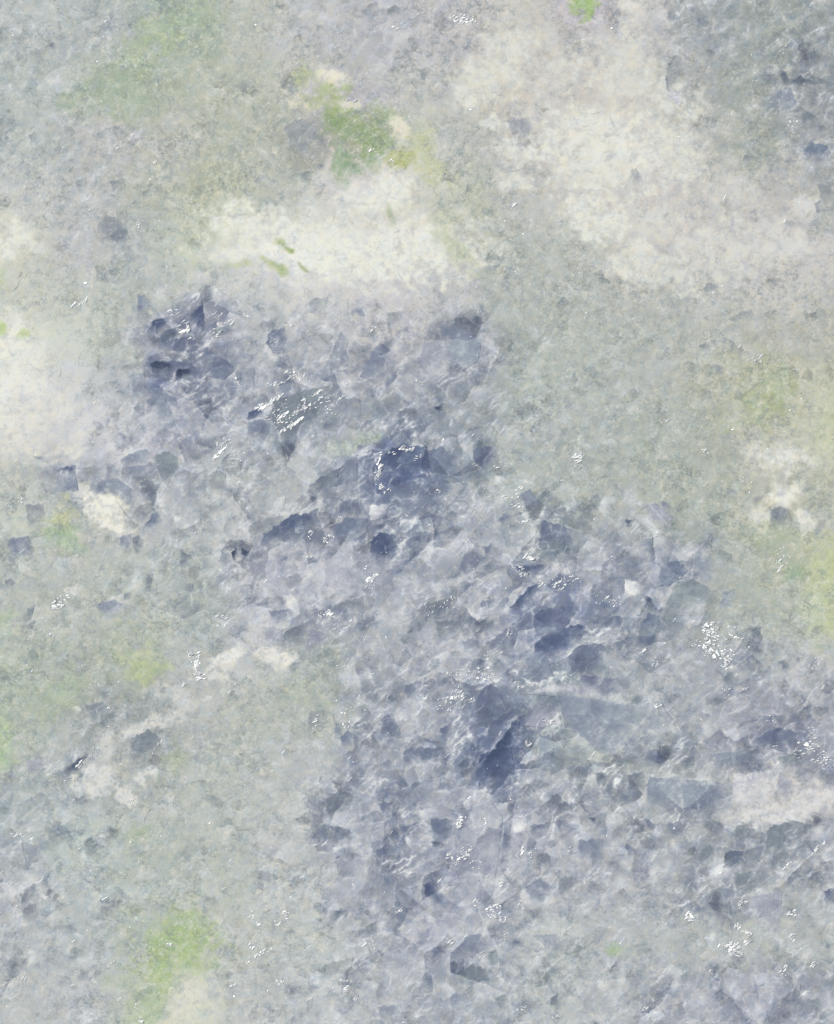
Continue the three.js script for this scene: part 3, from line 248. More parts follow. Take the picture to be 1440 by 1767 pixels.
{ // the tints, blended between the zones on a coarse sheet
  const coarse = tint;
  for (let j = 0; j < ch; j++) for (let i = 0; i < cw; i++) {
    const x = X0 + i * C * PX, y = Y0 + j * C * PX;
    let r = 0, g = 0, b = 0, t = 0;
    for (const z of zones) { const dx = x - z[0], dy = (y - z[1]) * 1.1, d = dx * dx + dy * dy, w = Math.exp(-d / 2800) + 1e-5 / (1 + d / 4000); r += w * z[2]; g += w * z[3]; b += w * z[4]; t += w; }
    r /= t; g /= t; b /= t; t = 1;
    for (const [mx, my, rx, ry, turn, mr, mg, mb, strength] of masses) { const a = turn * Math.PI / 180, c = Math.cos(a), s = Math.sin(a), dx = ((x - mx) * c + (y - my) * s) / (1.12 * rx), dy = (-(x - mx) * s + (y - my) * c) / (1.12 * ry), m = strength * (1 - step(0.35, 1.35, Math.hypot(dx, dy))); if (m > 0) { const grey = (mr + mg + mb) / 3; r += ((mr * 0.78 + grey * 0.22) / 255 - r) * m; g += ((mg * 0.78 + grey * 0.22) / 255 - g) * m; b += ((mb * 0.78 + grey * 0.22) / 255 - b) * m; } }
    const o = (j * cw + i) * 3; coarse[o] = r / t; coarse[o + 1] = g / t; coarse[o + 2] = b / t;
  }
  const boxes = patches.map((p) => { let a = [1e9, 1e9, -1e9, -1e9]; for (const [bx, by, rx, ry] of p.blobs) { const q = 2 * Math.max(rx, ry) + 26; a = [Math.min(a[0], bx - q), Math.min(a[1], by - q), Math.max(a[2], bx + q), Math.max(a[3], by + q)]; } return a; });
  for (let j = 0; j < TH; j++) {
    const y = Y0 + (j + 0.5) * PX;
    for (let i = 0; i < TW; i++) {
      const x = X0 + (i + 0.5) * PX, o = j * TW + i;
      const wx = 34 * noise(x / 70, y / 70 + 5) + 20 * noise(x / 24 + 31, y / 24), wy = 34 * noise(x / 70 + 50, y / 70) + 20 * noise(x / 24, y / 24 + 77);
      const fx = 7 * noise(x / 9 + 3, y / 9) , fy = 7 * noise(x / 9, y / 9 + 19);
      const cx = clamp((x + wx + fx - X0) / PX / C, 0, cw - 1.01), cy = clamp((y + wy + fy - Y0) / PX / C, 0, ch - 1.01), ci = Math.floor(cx), cj = Math.floor(cy), u = cx - ci, v = cy - cj, q = (cj * cw + ci) * 3, q2 = q + cw * 3;
      const mix = (k) => (coarse[q + k] * (1 - u) + coarse[q + 3 + k] * u) * (1 - v) + (coarse[q2 + k] * (1 - u) + coarse[q2 + 3 + k] * u) * v;
      let r = mix(0), g = mix(1), b = mix(2);
      const rag = 0.8 * noise(x / 26 + 8, y / 26) + 0.8 * noise(x / 11, y / 11 + 44) + 0.45 * noise(x / 4.5 + 60, y / 4.5), gap = step(-0.32, 0.12, noise(x / 13 + 210, y / 12) + 0.7 * noise(x / 5.5, y / 5.5 + 210)), gap2 = step(-0.4, 0.1, noise(x / 19 + 310, y / 15) + 0.7 * noise(x / 7, y / 6 + 310));
      for (let k = 0; k < patches.length; k++) {
        const bb = boxes[k]; if (x < bb[0] || x > bb[2] || y < bb[1] || y > bb[3]) continue;
        const p = patches[k], m = blobMask(p, x, y, wx * 0.42, wy * 0.42, rag) * (p.kind === 'green_patch' ? 0.6 + 0.4 * gap : 0.64 + 0.36 * gap2);
        if (m > 0) { r += (p.color[0] - r) * m; g += (p.color[1] - g) * m; b += (p.color[2] - b) * m; covered[o] = Math.max(covered[o], 0.9 * m); }
      }
      R[o] = r; G[o] = g; B[o] = b;
    }
  }
}
// Broken crystal at one size: cells with straight borders, each with a tone of its own that runs clear to milky across it.
let border = 0;
function crystal(x, y, size, salt, turn, aspect) {
  const c = Math.cos(turn), s = Math.sin(turn), px = (x * c + y * s) / (size * aspect), py = (-x * s + y * c) / size, gx = Math.floor(px), gy = Math.floor(py);
  let d1 = 1e9, d2 = 1e9, value = 0;
  for (let b = -1; b <= 1; b++) for (let a = -1; a <= 1; a++) {
    const h = PERM[PERM[(gx + a + salt) & 255] + ((gy + b) & 255)], h2 = PERM[(h + 57 + salt) & 255], qx = gx + a + 0.1 + 0.8 * h / 255, qy = gy + b + 0.1 + 0.8 * h2 / 255, dx = px - qx, dy = py - qy, d = dx * dx + dy * dy;
    if (d < d1) { d2 = d1; d1 = d; const h3 = PERM[(h2 + h) & 255]; value = 1.2 * (GX[h3] * dx + GY[h3] * dy) + 0.62 * (h3 / 255 - 0.5); } else if (d < d2) d2 = d;
  }
  border = (Math.sqrt(d2) - Math.sqrt(d1)) * size;
  return value;
}
// grain of the stone: clear and milky crystal at five sizes, threads and clouds of milk, small dark and pale grains
const fine = new Float32Array(TW * TH);
for (let j = 0; j < TH; j++) {
  const y = Y0 + (j + 0.5) * PX;
  for (let i = 0; i < TW; i++) {
    const x = X0 + (i + 0.5) * PX, o = j * TW + i;
    const warm = R[o] - B[o], blue = clamp(step(0.012, -0.085, warm + 0.03 * noise(x / 42 + 410, y / 42) + 0.02 * noise(x / 15, y / 15 + 410)) * 1.1), cream = step(0.75, 0.84, G[o]);
    const a = 8 * noise(x / 30, y / 30 + 200), c = 8 * noise(x / 30 + 90, y / 30);
    const n0 = fbm((x + 2 * a) / 95 + 80, (y + 2 * c) / 80, 2), n1 = fbm((x + a) / 44, (y + c) / 44, 2), n2 = fbm((x + a) / 16 + 7, (y + c) / 15 + 3, 3);
    const q = noise(x / 2.6 + 50, y / 2.6), m = noise(x / 4.4 + 5, y / 4.4);
    const ex = x + 5 * noise(x / 19 + 70, y / 19) + 1.6 * noise(x / 5, y / 5 + 30), ey = y + 5 * noise(x / 19, y / 19 + 170) + 1.6 * noise(x / 5 + 30, y / 5);
    const k0 = crystal(ex, ey, 128, 222, -0.9, 1.5), k1 = crystal(ex, ey, 76, 3, -0.7, 1.6), b1 = border, k2 = crystal(ex, ey, 44, 90, -0.45, 1.45), b2 = border, k3 = crystal(ex, ey, 22, 150, 0.5, 1.35), b3 = border, k4 = crystal(ex, ey, 10, 31, -0.9, 1.3), k5 = crystal(ex, ey, 5.6, 201, 0.3, 1.2);
    const w2 = step(-0.25, 0.3, n1), w3 = step(-0.3, 0.25, -n1 + 0.6 * n0), w4 = step(-0.35, 0.2, n2 - 0.5 * n0);
    let v = blue * (0.5 * k0 + 0.75 * k1 * (0.4 + 0.6 * w3) + 0.72 * k2 * (0.2 + 0.8 * w2) + 0.3 * k3 * (0.05 + 0.95 * w3)) + (1 - blue) * (0.12 * k1 + 0.24 * k2 * w2 + 0.3 * k3 * (0.2 + 0.8 * w3)) + (0.34 - 0.12 * blue) * k4 * (0.1 + 0.9 * w4) + (0.3 - 0.16 * blue) * k5 * (0.2 + 0.8 * w3);
    v += 0.2 * n1 + 0.36 * n2 + (1 - 0.5 * blue) * (0.22 * m + 0.23 * q + 0.18 * noise(x / 1.8 + 77, y / 1.8)) + 0.35 * blue * n0;
    v += (1 - 0.5 * blue) * 0.5 * step(0.3, 0.62, q + 0.45 * m + 0.3 * n2) - (1 - 0.4 * blue) * 0.45 * step(0.3, 0.6, 0.6 * noise(x / 6 + 300, y / 6) + 0.5 * m - 0.7 * n2);   // pale specks, dark specks
    fine[o] = v;
    const calm = (1 - 0.62 * cream) * (0.62 + 0.48 * step(-0.35, 0.3, noise(x / 75 + 33, y / 75) + 0.6 * noise(x / 30 + 133, y / 30))), u = v * calm;
    if (u < 0) { const t = Math.min(0.75, -u * (0.78 + 0.25 * blue)); R[o] += (0.455 - 0.035 * blue - R[o]) * t; G[o] += (0.49 - 0.035 * blue - G[o]) * t; B[o] += (0.495 + 0.035 * blue - B[o]) * t; }
    else { const t = Math.min(0.7, u * 0.62); R[o] += (0.865 - R[o]) * t; G[o] += (0.87 - G[o]) * t; B[o] += (0.862 + 0.018 * blue - B[o]) * t; }
    // fractures between crystals, some of them milky; threads; clouds
    const t1 = 1 - Math.min(1, Math.abs(fbm((x + 1.6 * a) / 38 + 3, (y + 1.6 * c) / 30, 2)) * 5);
    const vein = (1 - step(0.3, 5.5, b1)) * step(0.02, 0.4, -n2 + 0.6 * noise(x / 26 + 930, y / 26)) + (1 - step(0.3, 4, b2)) * step(0, 0.35, n2 + 0.5 * noise(x / 24 + 900, y / 24)) + 0.7 * (1 - step(0.2, 2, b3)) * step(0.05, 0.4, -n1 + 0.7 * noise(x / 18 + 950, y / 18));
    const cloud = step(0.02, 0.5, fbm((x + 2 * a) / 48 + 500, (y + 2 * c) / 36, 4) + 0.12 * v);
    const milk = clamp(((0.1 + 0.24 * blue) * vein + (0.12 + 0.2 * blue) * t1 * t1 * step(-0.1, 0.35, n2 + 0.5 * n1) + 0.6 * cloud * (0.22 + 0.78 * blue)) * (0.8 + 0.9 * v)) * (1 - 0.7 * cream);
    const M = 0.86;
    R[o] += (M - 0.015 * blue - R[o]) * milk; G[o] += (M - 0.008 * blue - G[o]) * milk; B[o] += (M + 0.022 * blue - 0.012 - B[o]) * milk;
    // grey crystal breaking through the cream
    const through = cream * 0.5 * step(0.08, 0.42, fbm((x + a) / 26 + 820, (y + c) / 20, 4) - 0.1 * v);
    R[o] += (0.72 - R[o]) * through; G[o] += (0.725 - G[o]) * through; B[o] += (0.735 - B[o]) * through;
    const h = 0.016 * noise(x / 20 + 300, y / 20) + 0.014 * k4;
    R[o] += h * 0.6; B[o] -= h;
  }
}
// more crystals, smaller, wherever the stone is crystalline
function inPoly(pts, x, y) { let inside = false; for (let i = 0, j = pts.length - 1; i < pts.length; j = i++) { const [xi, yi] = pts[i], [xj, yj] = pts[j]; if ((yi > y) !== (yj > y) && x < ((xj - xi) * (y - yi)) / (yj - yi) + xi) inside = !inside; } return inside; }
function edgeDist(pts, x, y) { let best = 1e9; for (let i = 0, j = pts.length - 1; i < pts.length; j = i++) { const [ax, ay] = pts[j], dx = pts[i][0] - ax, dy = pts[i][1] - ay, t = clamp(((x - ax) * dx + (y - ay) * dy) / (dx * dx + dy * dy + 1e-9)), ex = x - ax - t * dx, ey = y - ay - t * dy, d = ex * ex + ey * ey; if (d < best) best = d; } return Math.sqrt(best); }
const at = (x, y) => { const i = Math.round((x - X0) / PX - 0.5), j = Math.round((y - Y0) / PX - 0.5); return clamp(j, 0, TH - 1) * TW + clamp(i, 0, TW - 1); };
const named = crystals.length, small = [];
for (let n = 0; n < 2600; n++) {
  const x = X0 + rnd() * EW, y = Y0 + rnd() * EH, o = at(x, y), blue = step(0.01, -0.06, R[o] - B[o]), cream = step(0.76, 0.83, G[o]);
  const keep = rnd(), pick = rnd(), turn = rnd(), s0 = rnd(), side = Math.floor(5 + rnd() * 3), wide = 0.6 + 0.9 * rnd(), lean = rnd();
  const shape = []; for (let q = 0; q < side; q++) shape.push([rnd(), rnd()]);
  if (keep > 0.3 + 0.7 * blue - 0.28 * cream) continue;
  const size = (5 + 13 * Math.pow(s0, 2.6)) * (0.75 + 0.45 * blue), ang = turn * 6.28, ca = Math.cos(ang), sa = Math.sin(ang);
  const pts = shape.map(([p, q], k) => { const a = ((k + 0.25 + 0.5 * p) / side) * 6.283, r = size * (0.75 + 0.45 * q), u = Math.cos(a) * r * wide, v = Math.sin(a) * r / wide; return [x + u * ca - v * sa, y + u * sa + v * ca]; });
  const pale = pick < 0.36, gain = pale ? 1.12 + 0.05 * lean : 0.86 - 0.12 * lean * (0.4 + 0.6 * blue);
  const rgb = [R[o] * gain - (pale ? 0 : 0.012), G[o] * gain, B[o] * gain + 0.012].map((c) => Math.min(c, 0.85));
  const c = { tone: null, rgb, pts, fade: 60 + (lean - 0.5) * 120, strength: 0.12 + 0.26 * s0 + 0.1 * blue, size };
  small.push(c);
}
small.sort((a, b) => b.size - a.size);
function paintCrystal(c, index) {
  const { pts } = c, rgb = c.rgb ?? TONE[c.tone].map((v) => v / 255), f = c.fade * Math.PI / 180, fx = Math.cos(f), fy = Math.sin(f);
  let x0 = 1e9, x1 = -1e9, y0 = 1e9, y1 = -1e9, t0 = 1e9, t1 = -1e9;
  for (const [x, y] of pts) { x0 = Math.min(x0, x); x1 = Math.max(x1, x); y0 = Math.min(y0, y); y1 = Math.max(y1, y); const t = x * fx + y * fy; t0 = Math.min(t0, t); t1 = Math.max(t1, t); }
  const area = Math.abs(pts.reduce((s, [x, y], k) => { const [u, v] = pts[(k + 1) % pts.length]; return s + x * v - u * y; }, 0)) / 2, span = Math.sqrt(area);
  Object.assign(c, { t0, t1, fx, fy, span, area, cx: (x0 + x1) / 2, cy: (y0 + y1) / 2, rise: clamp(0.009 * span, 0.04, 0.26) });
  const big = span > 14, grainTurn = index * 2.4, gx = Math.cos(grainTurn), gy = Math.sin(grainTurn), ccw = pts.reduce((s, [x, y], k) => { const [u, v] = pts[(k + 1) % pts.length]; return s + x * v - u * y; }, 0) > 0 ? 1 : -1;
  // an edge that faces against the fade is a sharp fracture, one that faces along it has no border at all
  const edges = pts.map(([x, y], k) => { const [u, v] = pts[(k + 1) % pts.length], L = Math.hypot(u - x, v - y) + 1e-6, nx = (ccw * (v - y)) / L, ny = (-ccw * (u - x)) / L, along = nx * fx + ny * fy; return { x, y, nx, ny, soft: along < (c.tone === 'K' ? 0.3 : -0.5) ? 1.3 : 1.3 + step(-0.55, 0.5, along) * Math.min(0.42 * span, 22) }; });
  const pad = 14, ia = Math.max(0, Math.floor((x0 - pad - X0) / PX)), ib = Math.min(TW - 1, Math.ceil((x1 + pad - X0) / PX)), ja = Math.max(0, Math.floor((y0 - pad - Y0) / PX)), jb = Math.min(TH - 1, Math.ceil((y1 + pad - Y0) / PX));
  const chroma = rgb[2] - rgb[0];
  for (let j = ja; j <= jb; j++) for (let i = ia; i <= ib; i++) {
    const px = X0 + (i + 0.5) * PX, py = Y0 + (j + 0.5) * PX, o = j * TW + i;
    const rough = big ? 4.2 : 2.4, x = px + rough * noise(px / 9 + index, py / 9) + 1.2 * noise(px / 3, py / 3), y = py + rough * noise(px / 9, py / 9 + index) + 1.2 * noise(px / 3 + 9, py / 3);
    let cover = Math.min(1, c.strength * (1 + 0.3 * step(38, 62, span)) * ('lpws'.includes(c.tone) ? 1.3 : 1.2)), halo = 1e9;
    for (const e of edges) { const d = (x - e.x) * e.nx + (y - e.y) * e.ny; if (e.soft < 1.5 && d > 0 && d < 7) halo = Math.min(halo, d); if (d > e.soft * 0.75) { cover = 0; if (d > 7) { halo = 1e9; break; } } cover *= 1 - step(-e.soft, e.soft * 0.75, d); }
    if (cover <= 0.003 && halo < 7 && big && !c.rgb) { // the fracture beside a sharp edge is milky
      const m = 0.5 * (1 - step(0.5, 6, halo)) * clamp(0.35 + 1.3 * noise(px / 13 + index, py / 13) + 0.15 * fine[o]);
      if (m > 0) { R[o] += (0.80 - R[o]) * m; G[o] += (0.805 - G[o]) * m; B[o] += (0.825 - B[o]) * m; }
    }
    if (cover <= 0.003) continue;
    const t = (x * fx + y * fy - t0) / (t1 - t0), n = fbm(x / 17 + index * 3.1, y / 14, 3);
    cover *= c.tone === 'K' ? 1 - step(0.55, 1.3, t + 0.3 * n) : 1 - step(0.28, 1.1, t + 0.55 * n);
    cover *= clamp(1.08 + 0.7 * fbm(px / 24 + 40, py / 20 + index, 2) - 0.2 * fine[o]);
    if (!c.rgb && cover > covered[o]) covered[o] = cover;
    const streak = noise((x * gx + y * gy) / 2.8 + index, (-x * gy + y * gx) / 17), k = 1 + 0.06 * streak + (0.24 - 0.08 * step(30, 60, span)) * fine[o] + 0.1 * n;
    R[o] += (rgb[0] * k - R[o]) * cover; G[o] += (rgb[1] * k - G[o]) * cover; B[o] += (rgb[2] * (0.3 + 0.7 * k) - B[o]) * cover;
    if (inPoly(pts, px, py)) { const top = c.rise * (1 - 1.25 * ((px * fx + py * fy - t0) / (t1 - t0))); if (top > high[o]) high[o] = top; }
  }
}
for (let k = small.length - 1; k >= 0; k--) paintCrystal(small[k], k + 500);
// larger ones first, so that the small sharp ones lie on them
const order = crystals.map((c, k) => [c, k]).sort((a, b) => { const e = (c) => Math.abs(c.pts.reduce((s, [x, y], q) => { const [u, v] = c.pts[(q + 1) % c.pts.length]; return s + x * v - u * y; }, 0)); return e(b[0]) - e(a[0]); });
for (const [c, k] of order) paintCrystal(c, k);
// veils and cracks
function stroke([x0, y0, x1, y1, bend, width, strength], color, index) {
  const L = Math.hypot(x1 - x0, y1 - y0), ux = (x1 - x0) / L, uy = (y1 - y0) / L, reach = width * 1.8 + Math.abs(bend) + 4;
  const ia = Math.max(0, Math.floor((Math.min(x0, x1) - reach - X0) / PX)), ib = Math.min(TW - 1, Math.ceil((Math.max(x0, x1) + reach - X0) / PX)), ja = Math.max(0, Math.floor((Math.min(y0, y1) - reach - Y0) / PX)), jb = Math.min(TH - 1, Math.ceil((Math.max(y0, y1) + reach - Y0) / PX));
  for (let j = ja; j <= jb; j++) for (let i = ia; i <= ib; i++) {
    const x = X0 + (i + 0.5) * PX, y = Y0 + (j + 0.5) * PX, s = ((x - x0) * ux + (y - y0) * uy) / L;
    if (s < -0.15 || s > 1.15) continue;
    const wob = width * 0.7 * noise(x / (6 + width) + index, y / (6 + width)), d = Math.abs((y - y0) * ux - (x - x0) * uy - bend * 4 * s * (1 - s) + wob) / width;
    if (d > 1.4) continue;
    const fray = 0.55 + 0.9 * noise((s * L) / 14 + index * 7, d * 2.2 + index) + 0.5 * noise(x / 5, y / 5 + index);
    const m = clamp(strength * (1 - step(0.15, 1.3, d)) * step(-0.15, 0.2, s) * (1 - step(0.8, 1.15, s)) * fray), o = j * TW + i;
    R[o] += (color[0] - R[o]) * m; G[o] += (color[1] - G[o]) * m; B[o] += (color[2] - B[o]) * m;
  }
}
for (let j = 0; j < TH; j++) for (let i = 0; i < TW; i++) { // feathery milk grown through the crystals, most of it along one direction
  const x = X0 + (i + 0.5) * PX, y = Y0 + (j + 0.5) * PX, o = j * TW + i, blue = step(0.02, -0.08, R[o] - B[o] + 0.03 * noise(x / 42 + 410, y / 42)), cream = step(0.75, 0.84, G[o]);
  const a = 16 * noise(x / 46 + 11, y / 46) + 5 * noise(x / 13, y / 13 + 60), c = 16 * noise(x / 46, y / 46 + 12) + 5 * noise(x / 13 + 60, y / 13);
  const s = (x + a) * 0.77 - (y + c) * 0.64, t = (x + a) * 0.64 + (y + c) * 0.77, rid = (v, k) => { const q = 1 - Math.abs(v) * k; return q > 0 ? q * q : 0; };
  const f3 = rid(noise(x / 9 + 14, y / 7), 2.6), f2 = rid(noise(s / 32 + 5, t / 12), 2.6), f1 = rid(noise(s / 85, t / 31 + 3), 2.4), g1 = rid(noise(t / 70 + 70, s / 26 + 70), 2.6);
  const g = step(-0.25, 0.3, fbm(x / 75 + 20, y / 75, 2) + 0.05 * fine[o]), h = step(-0.1, 0.35, noise(x / 60 + 140, y / 60));
  const w = f1 * (0.4 + 0.75 * f2) * (0.7 + 0.6 * f3) * g + 0.75 * g1 * (0.35 + 0.8 * f2) * h * (0.6 + 0.6 * f3) + 0.22 * f2 * f3 * (0.3 + g);
  const m = clamp((0.07 + 0.66 * blue) * w, 0, 0.85) * (1 - 0.8 * cream) * (1 - 0.68 * covered[o]);
  R[o] += (0.88 - R[o]) * m; G[o] += (0.885 - G[o]) * m; B[o] += (0.892 - B[o]) * m;
}
veils.forEach((v, k) => stroke(v, [0.83, 0.835, 0.85], k));
for (let n = 0; n < 5200; n++) { // threads of milk, most in the blue crystalline stone
  const x = X0 + rnd() * EW, y = Y0 + rnd() * EH, o = at(x, y), blue = step(0.0, -0.07, R[o] - B[o]), up = rnd() < 0.3, a = (up ? -1.5 : -0.7) + (rnd() + rnd() + rnd() - 1.5) * 1.3, l = 5 + 30 * rnd() * rnd(), w = 0.7 + 1.5 * rnd() * rnd(), bend = (rnd() - 0.5) * l * 0.4, k = rnd();
  if (k > 0.3 + 0.7 * blue) continue;
  stroke([x, y, x + Math.cos(a) * l, y + Math.sin(a) * l, bend, w, 0.3 + 0.5 * k], n % 3 ? [0.86, 0.865, 0.875] : [0.47, 0.505, 0.55], n + 100);
}
{ // clear grains a little clearer, milky ones a little milkier than their surroundings
  const near = new Float32Array(TW * TH), L = 30;
  for (const S of [R, G, B]) {
    for (let j = 0; j < TH; j++) { let t = 0; for (let i = -L; i < TW; i++) { if (i + L < TW) t += S[j * TW + i + L]; if (i - L - 1 >= 0) t -= S[j * TW + i - L - 1]; if (i >= 0) near[j * TW + i] = t / (Math.min(TW - 1, i + L) - Math.max(0, i - L) + 1); } }
    for (let i = 0; i < TW; i++) { let t = 0; const col = new Float32Array(TH); for (let j = -L; j < TH; j++) { if (j + L < TH) t += near[(j + L) * TW + i]; if (j - L - 1 >= 0) t -= near[(j - L - 1) * TW + i]; if (j >= 0) col[j] = t / (Math.min(TH - 1, j + L) - Math.max(0, j - L) + 1); } for (let j = 0; j < TH; j++) { const o = j * TW + i, d = S[o] - col[j]; S[o] += (d < 0 ? 0.25 * (1 - covered[o]) : 0.4) * d; } }
  }
}
{ // keep the mean tint of every zone, whatever grains and veils were grown in it
  const sheets = [R, G, B], mean = new Float32Array(cw * ch * 3), soft = new Float32Array(cw * ch * 3);
  for (let j = 0; j < ch; j++) for (let i = 0; i < cw; i++) { const bi = Math.min(i * C, TW - C), bj = Math.min(j * C, TH - C); for (let k = 0; k < 3; k++) { let t = 0; for (let b = 0; b < C; b += 2) for (let a = 0; a < C; a += 2) t += sheets[k][(bj + b) * TW + bi + a]; mean[(j * cw + i) * 3 + k] = tint[(j * cw + i) * 3 + k] - (4 * t) / (C * C); } }
  const W = 11, kernel = []; for (let t = -W; t <= W; t++) kernel.push(Math.exp(-(t * t) / (2 * 4 * 4)));
  const pass = (from, to, dx, dy) => { for (let j = 0; j < ch; j++) for (let i = 0; i < cw; i++) for (let k = 0; k < 3; k++) { let v = 0, w = 0; for (let t = -W; t <= W; t++) { const a = i + t * dx, b = j + t * dy; if (a < 0 || b < 0 || a >= cw || b >= ch) continue; v += kernel[t + W] * from[(b * cw + a) * 3 + k]; w += kernel[t + W]; } to[(j * cw + i) * 3 + k] = v / w; } };
  pass(mean, soft, 1, 0); pass(soft, mean, 0, 1);
  for (let j = 0; j < TH; j++) for (let i = 0; i < TW; i++) {
    const cx = Math.min(i / C, cw - 1.01), cy = Math.min(j / C, ch - 1.01), ci = Math.floor(cx), cj = Math.floor(cy), u = cx - ci, v = cy - cj, q = (cj * cw + ci) * 3, q2 = q + cw * 3, o = j * TW + i;
    const free = 0.95 * (1 - 0.85 * covered[o]);
    for (let k = 0; k < 3; k++) sheets[k][o] = clamp(sheets[k][o] + free * ((mean[q + k] * (1 - u) + mean[q + 3 + k] * u) * (1 - v) + (mean[q2 + k] * (1 - u) + mean[q2 + 3 + k] * u) * v), 0.1, 0.93);
  }
}
cracks.forEach((v, k) => stroke(v, [0.36, 0.4, 0.45], k + 4000));

// ---------------------------------------------------------------- textures
function byteTexture(fill, srgb) {
  const data = new Uint8Array(TW * TH * 4);
  for (let j = 0; j < TH; j++) for (let i = 0; i < TW; i++) fill(data, ((TH - 1 - j) * TW + i) * 4, j * TW + i, X0 + (i + 0.5) * PX, Y0 + (j + 0.5) * PX);
  const t = new THREE.DataTexture(data, TW, TH, THREE.RGBAFormat);
  if (srgb) t.colorSpace = THREE.SRGBColorSpace;
  t.magFilter = THREE.LinearFilter; t.minFilter = THREE.LinearMipmapLinearFilter; t.generateMipmaps = true; t.needsUpdate = true;
  return t;
}
const colour = byteTexture((d, q, o) => { d[q] = clamp(R[o]) * 255; d[q + 1] = clamp(G[o]) * 255; d[q + 2] = clamp(B[o]) * 255; d[q + 3] = 255; }, true);
// fine relief: broken facets of the grains, at three sizes
const relief = byteTexture((d, q, o) => { d[q] = d[q + 1] = d[q + 2] = clamp(0.5 + 0.4 * fine[o]) * 255; d[q + 3] = 255; }, false);
const stone = new THREE.MeshPhysicalMaterial({ name: 'milky_stone', map: colour, bumpMap: relief, bumpScale: 0.00009, roughness: 0.4, ior: 1.5 });
const clear = new THREE.MeshPhysicalMaterial({ name: 'crystal', map: colour, bumpMap: relief, bumpScale: 0.00009, roughness: 0.28, ior: 1.54 });
const cream = new THREE.MeshPhysicalMaterial({ name: 'cream_mineral', map: colour, bumpMap: relief, bumpScale: 0.00006, roughness: 0.5, ior: 1.5 });
const silver = new THREE.MeshPhysicalMaterial({ name: 'silvery_cleavage', color: new THREE.Color().setRGB(0.45, 0.47, 0.51), roughness: 0.42, ior: 1.7 });
const bright = new THREE.MeshPhysicalMaterial({ name: 'cleavage_face', color: new THREE.Color().setRGB(0.55, 0.57, 0.6), roughness: 0.29, ior: 1.6 });

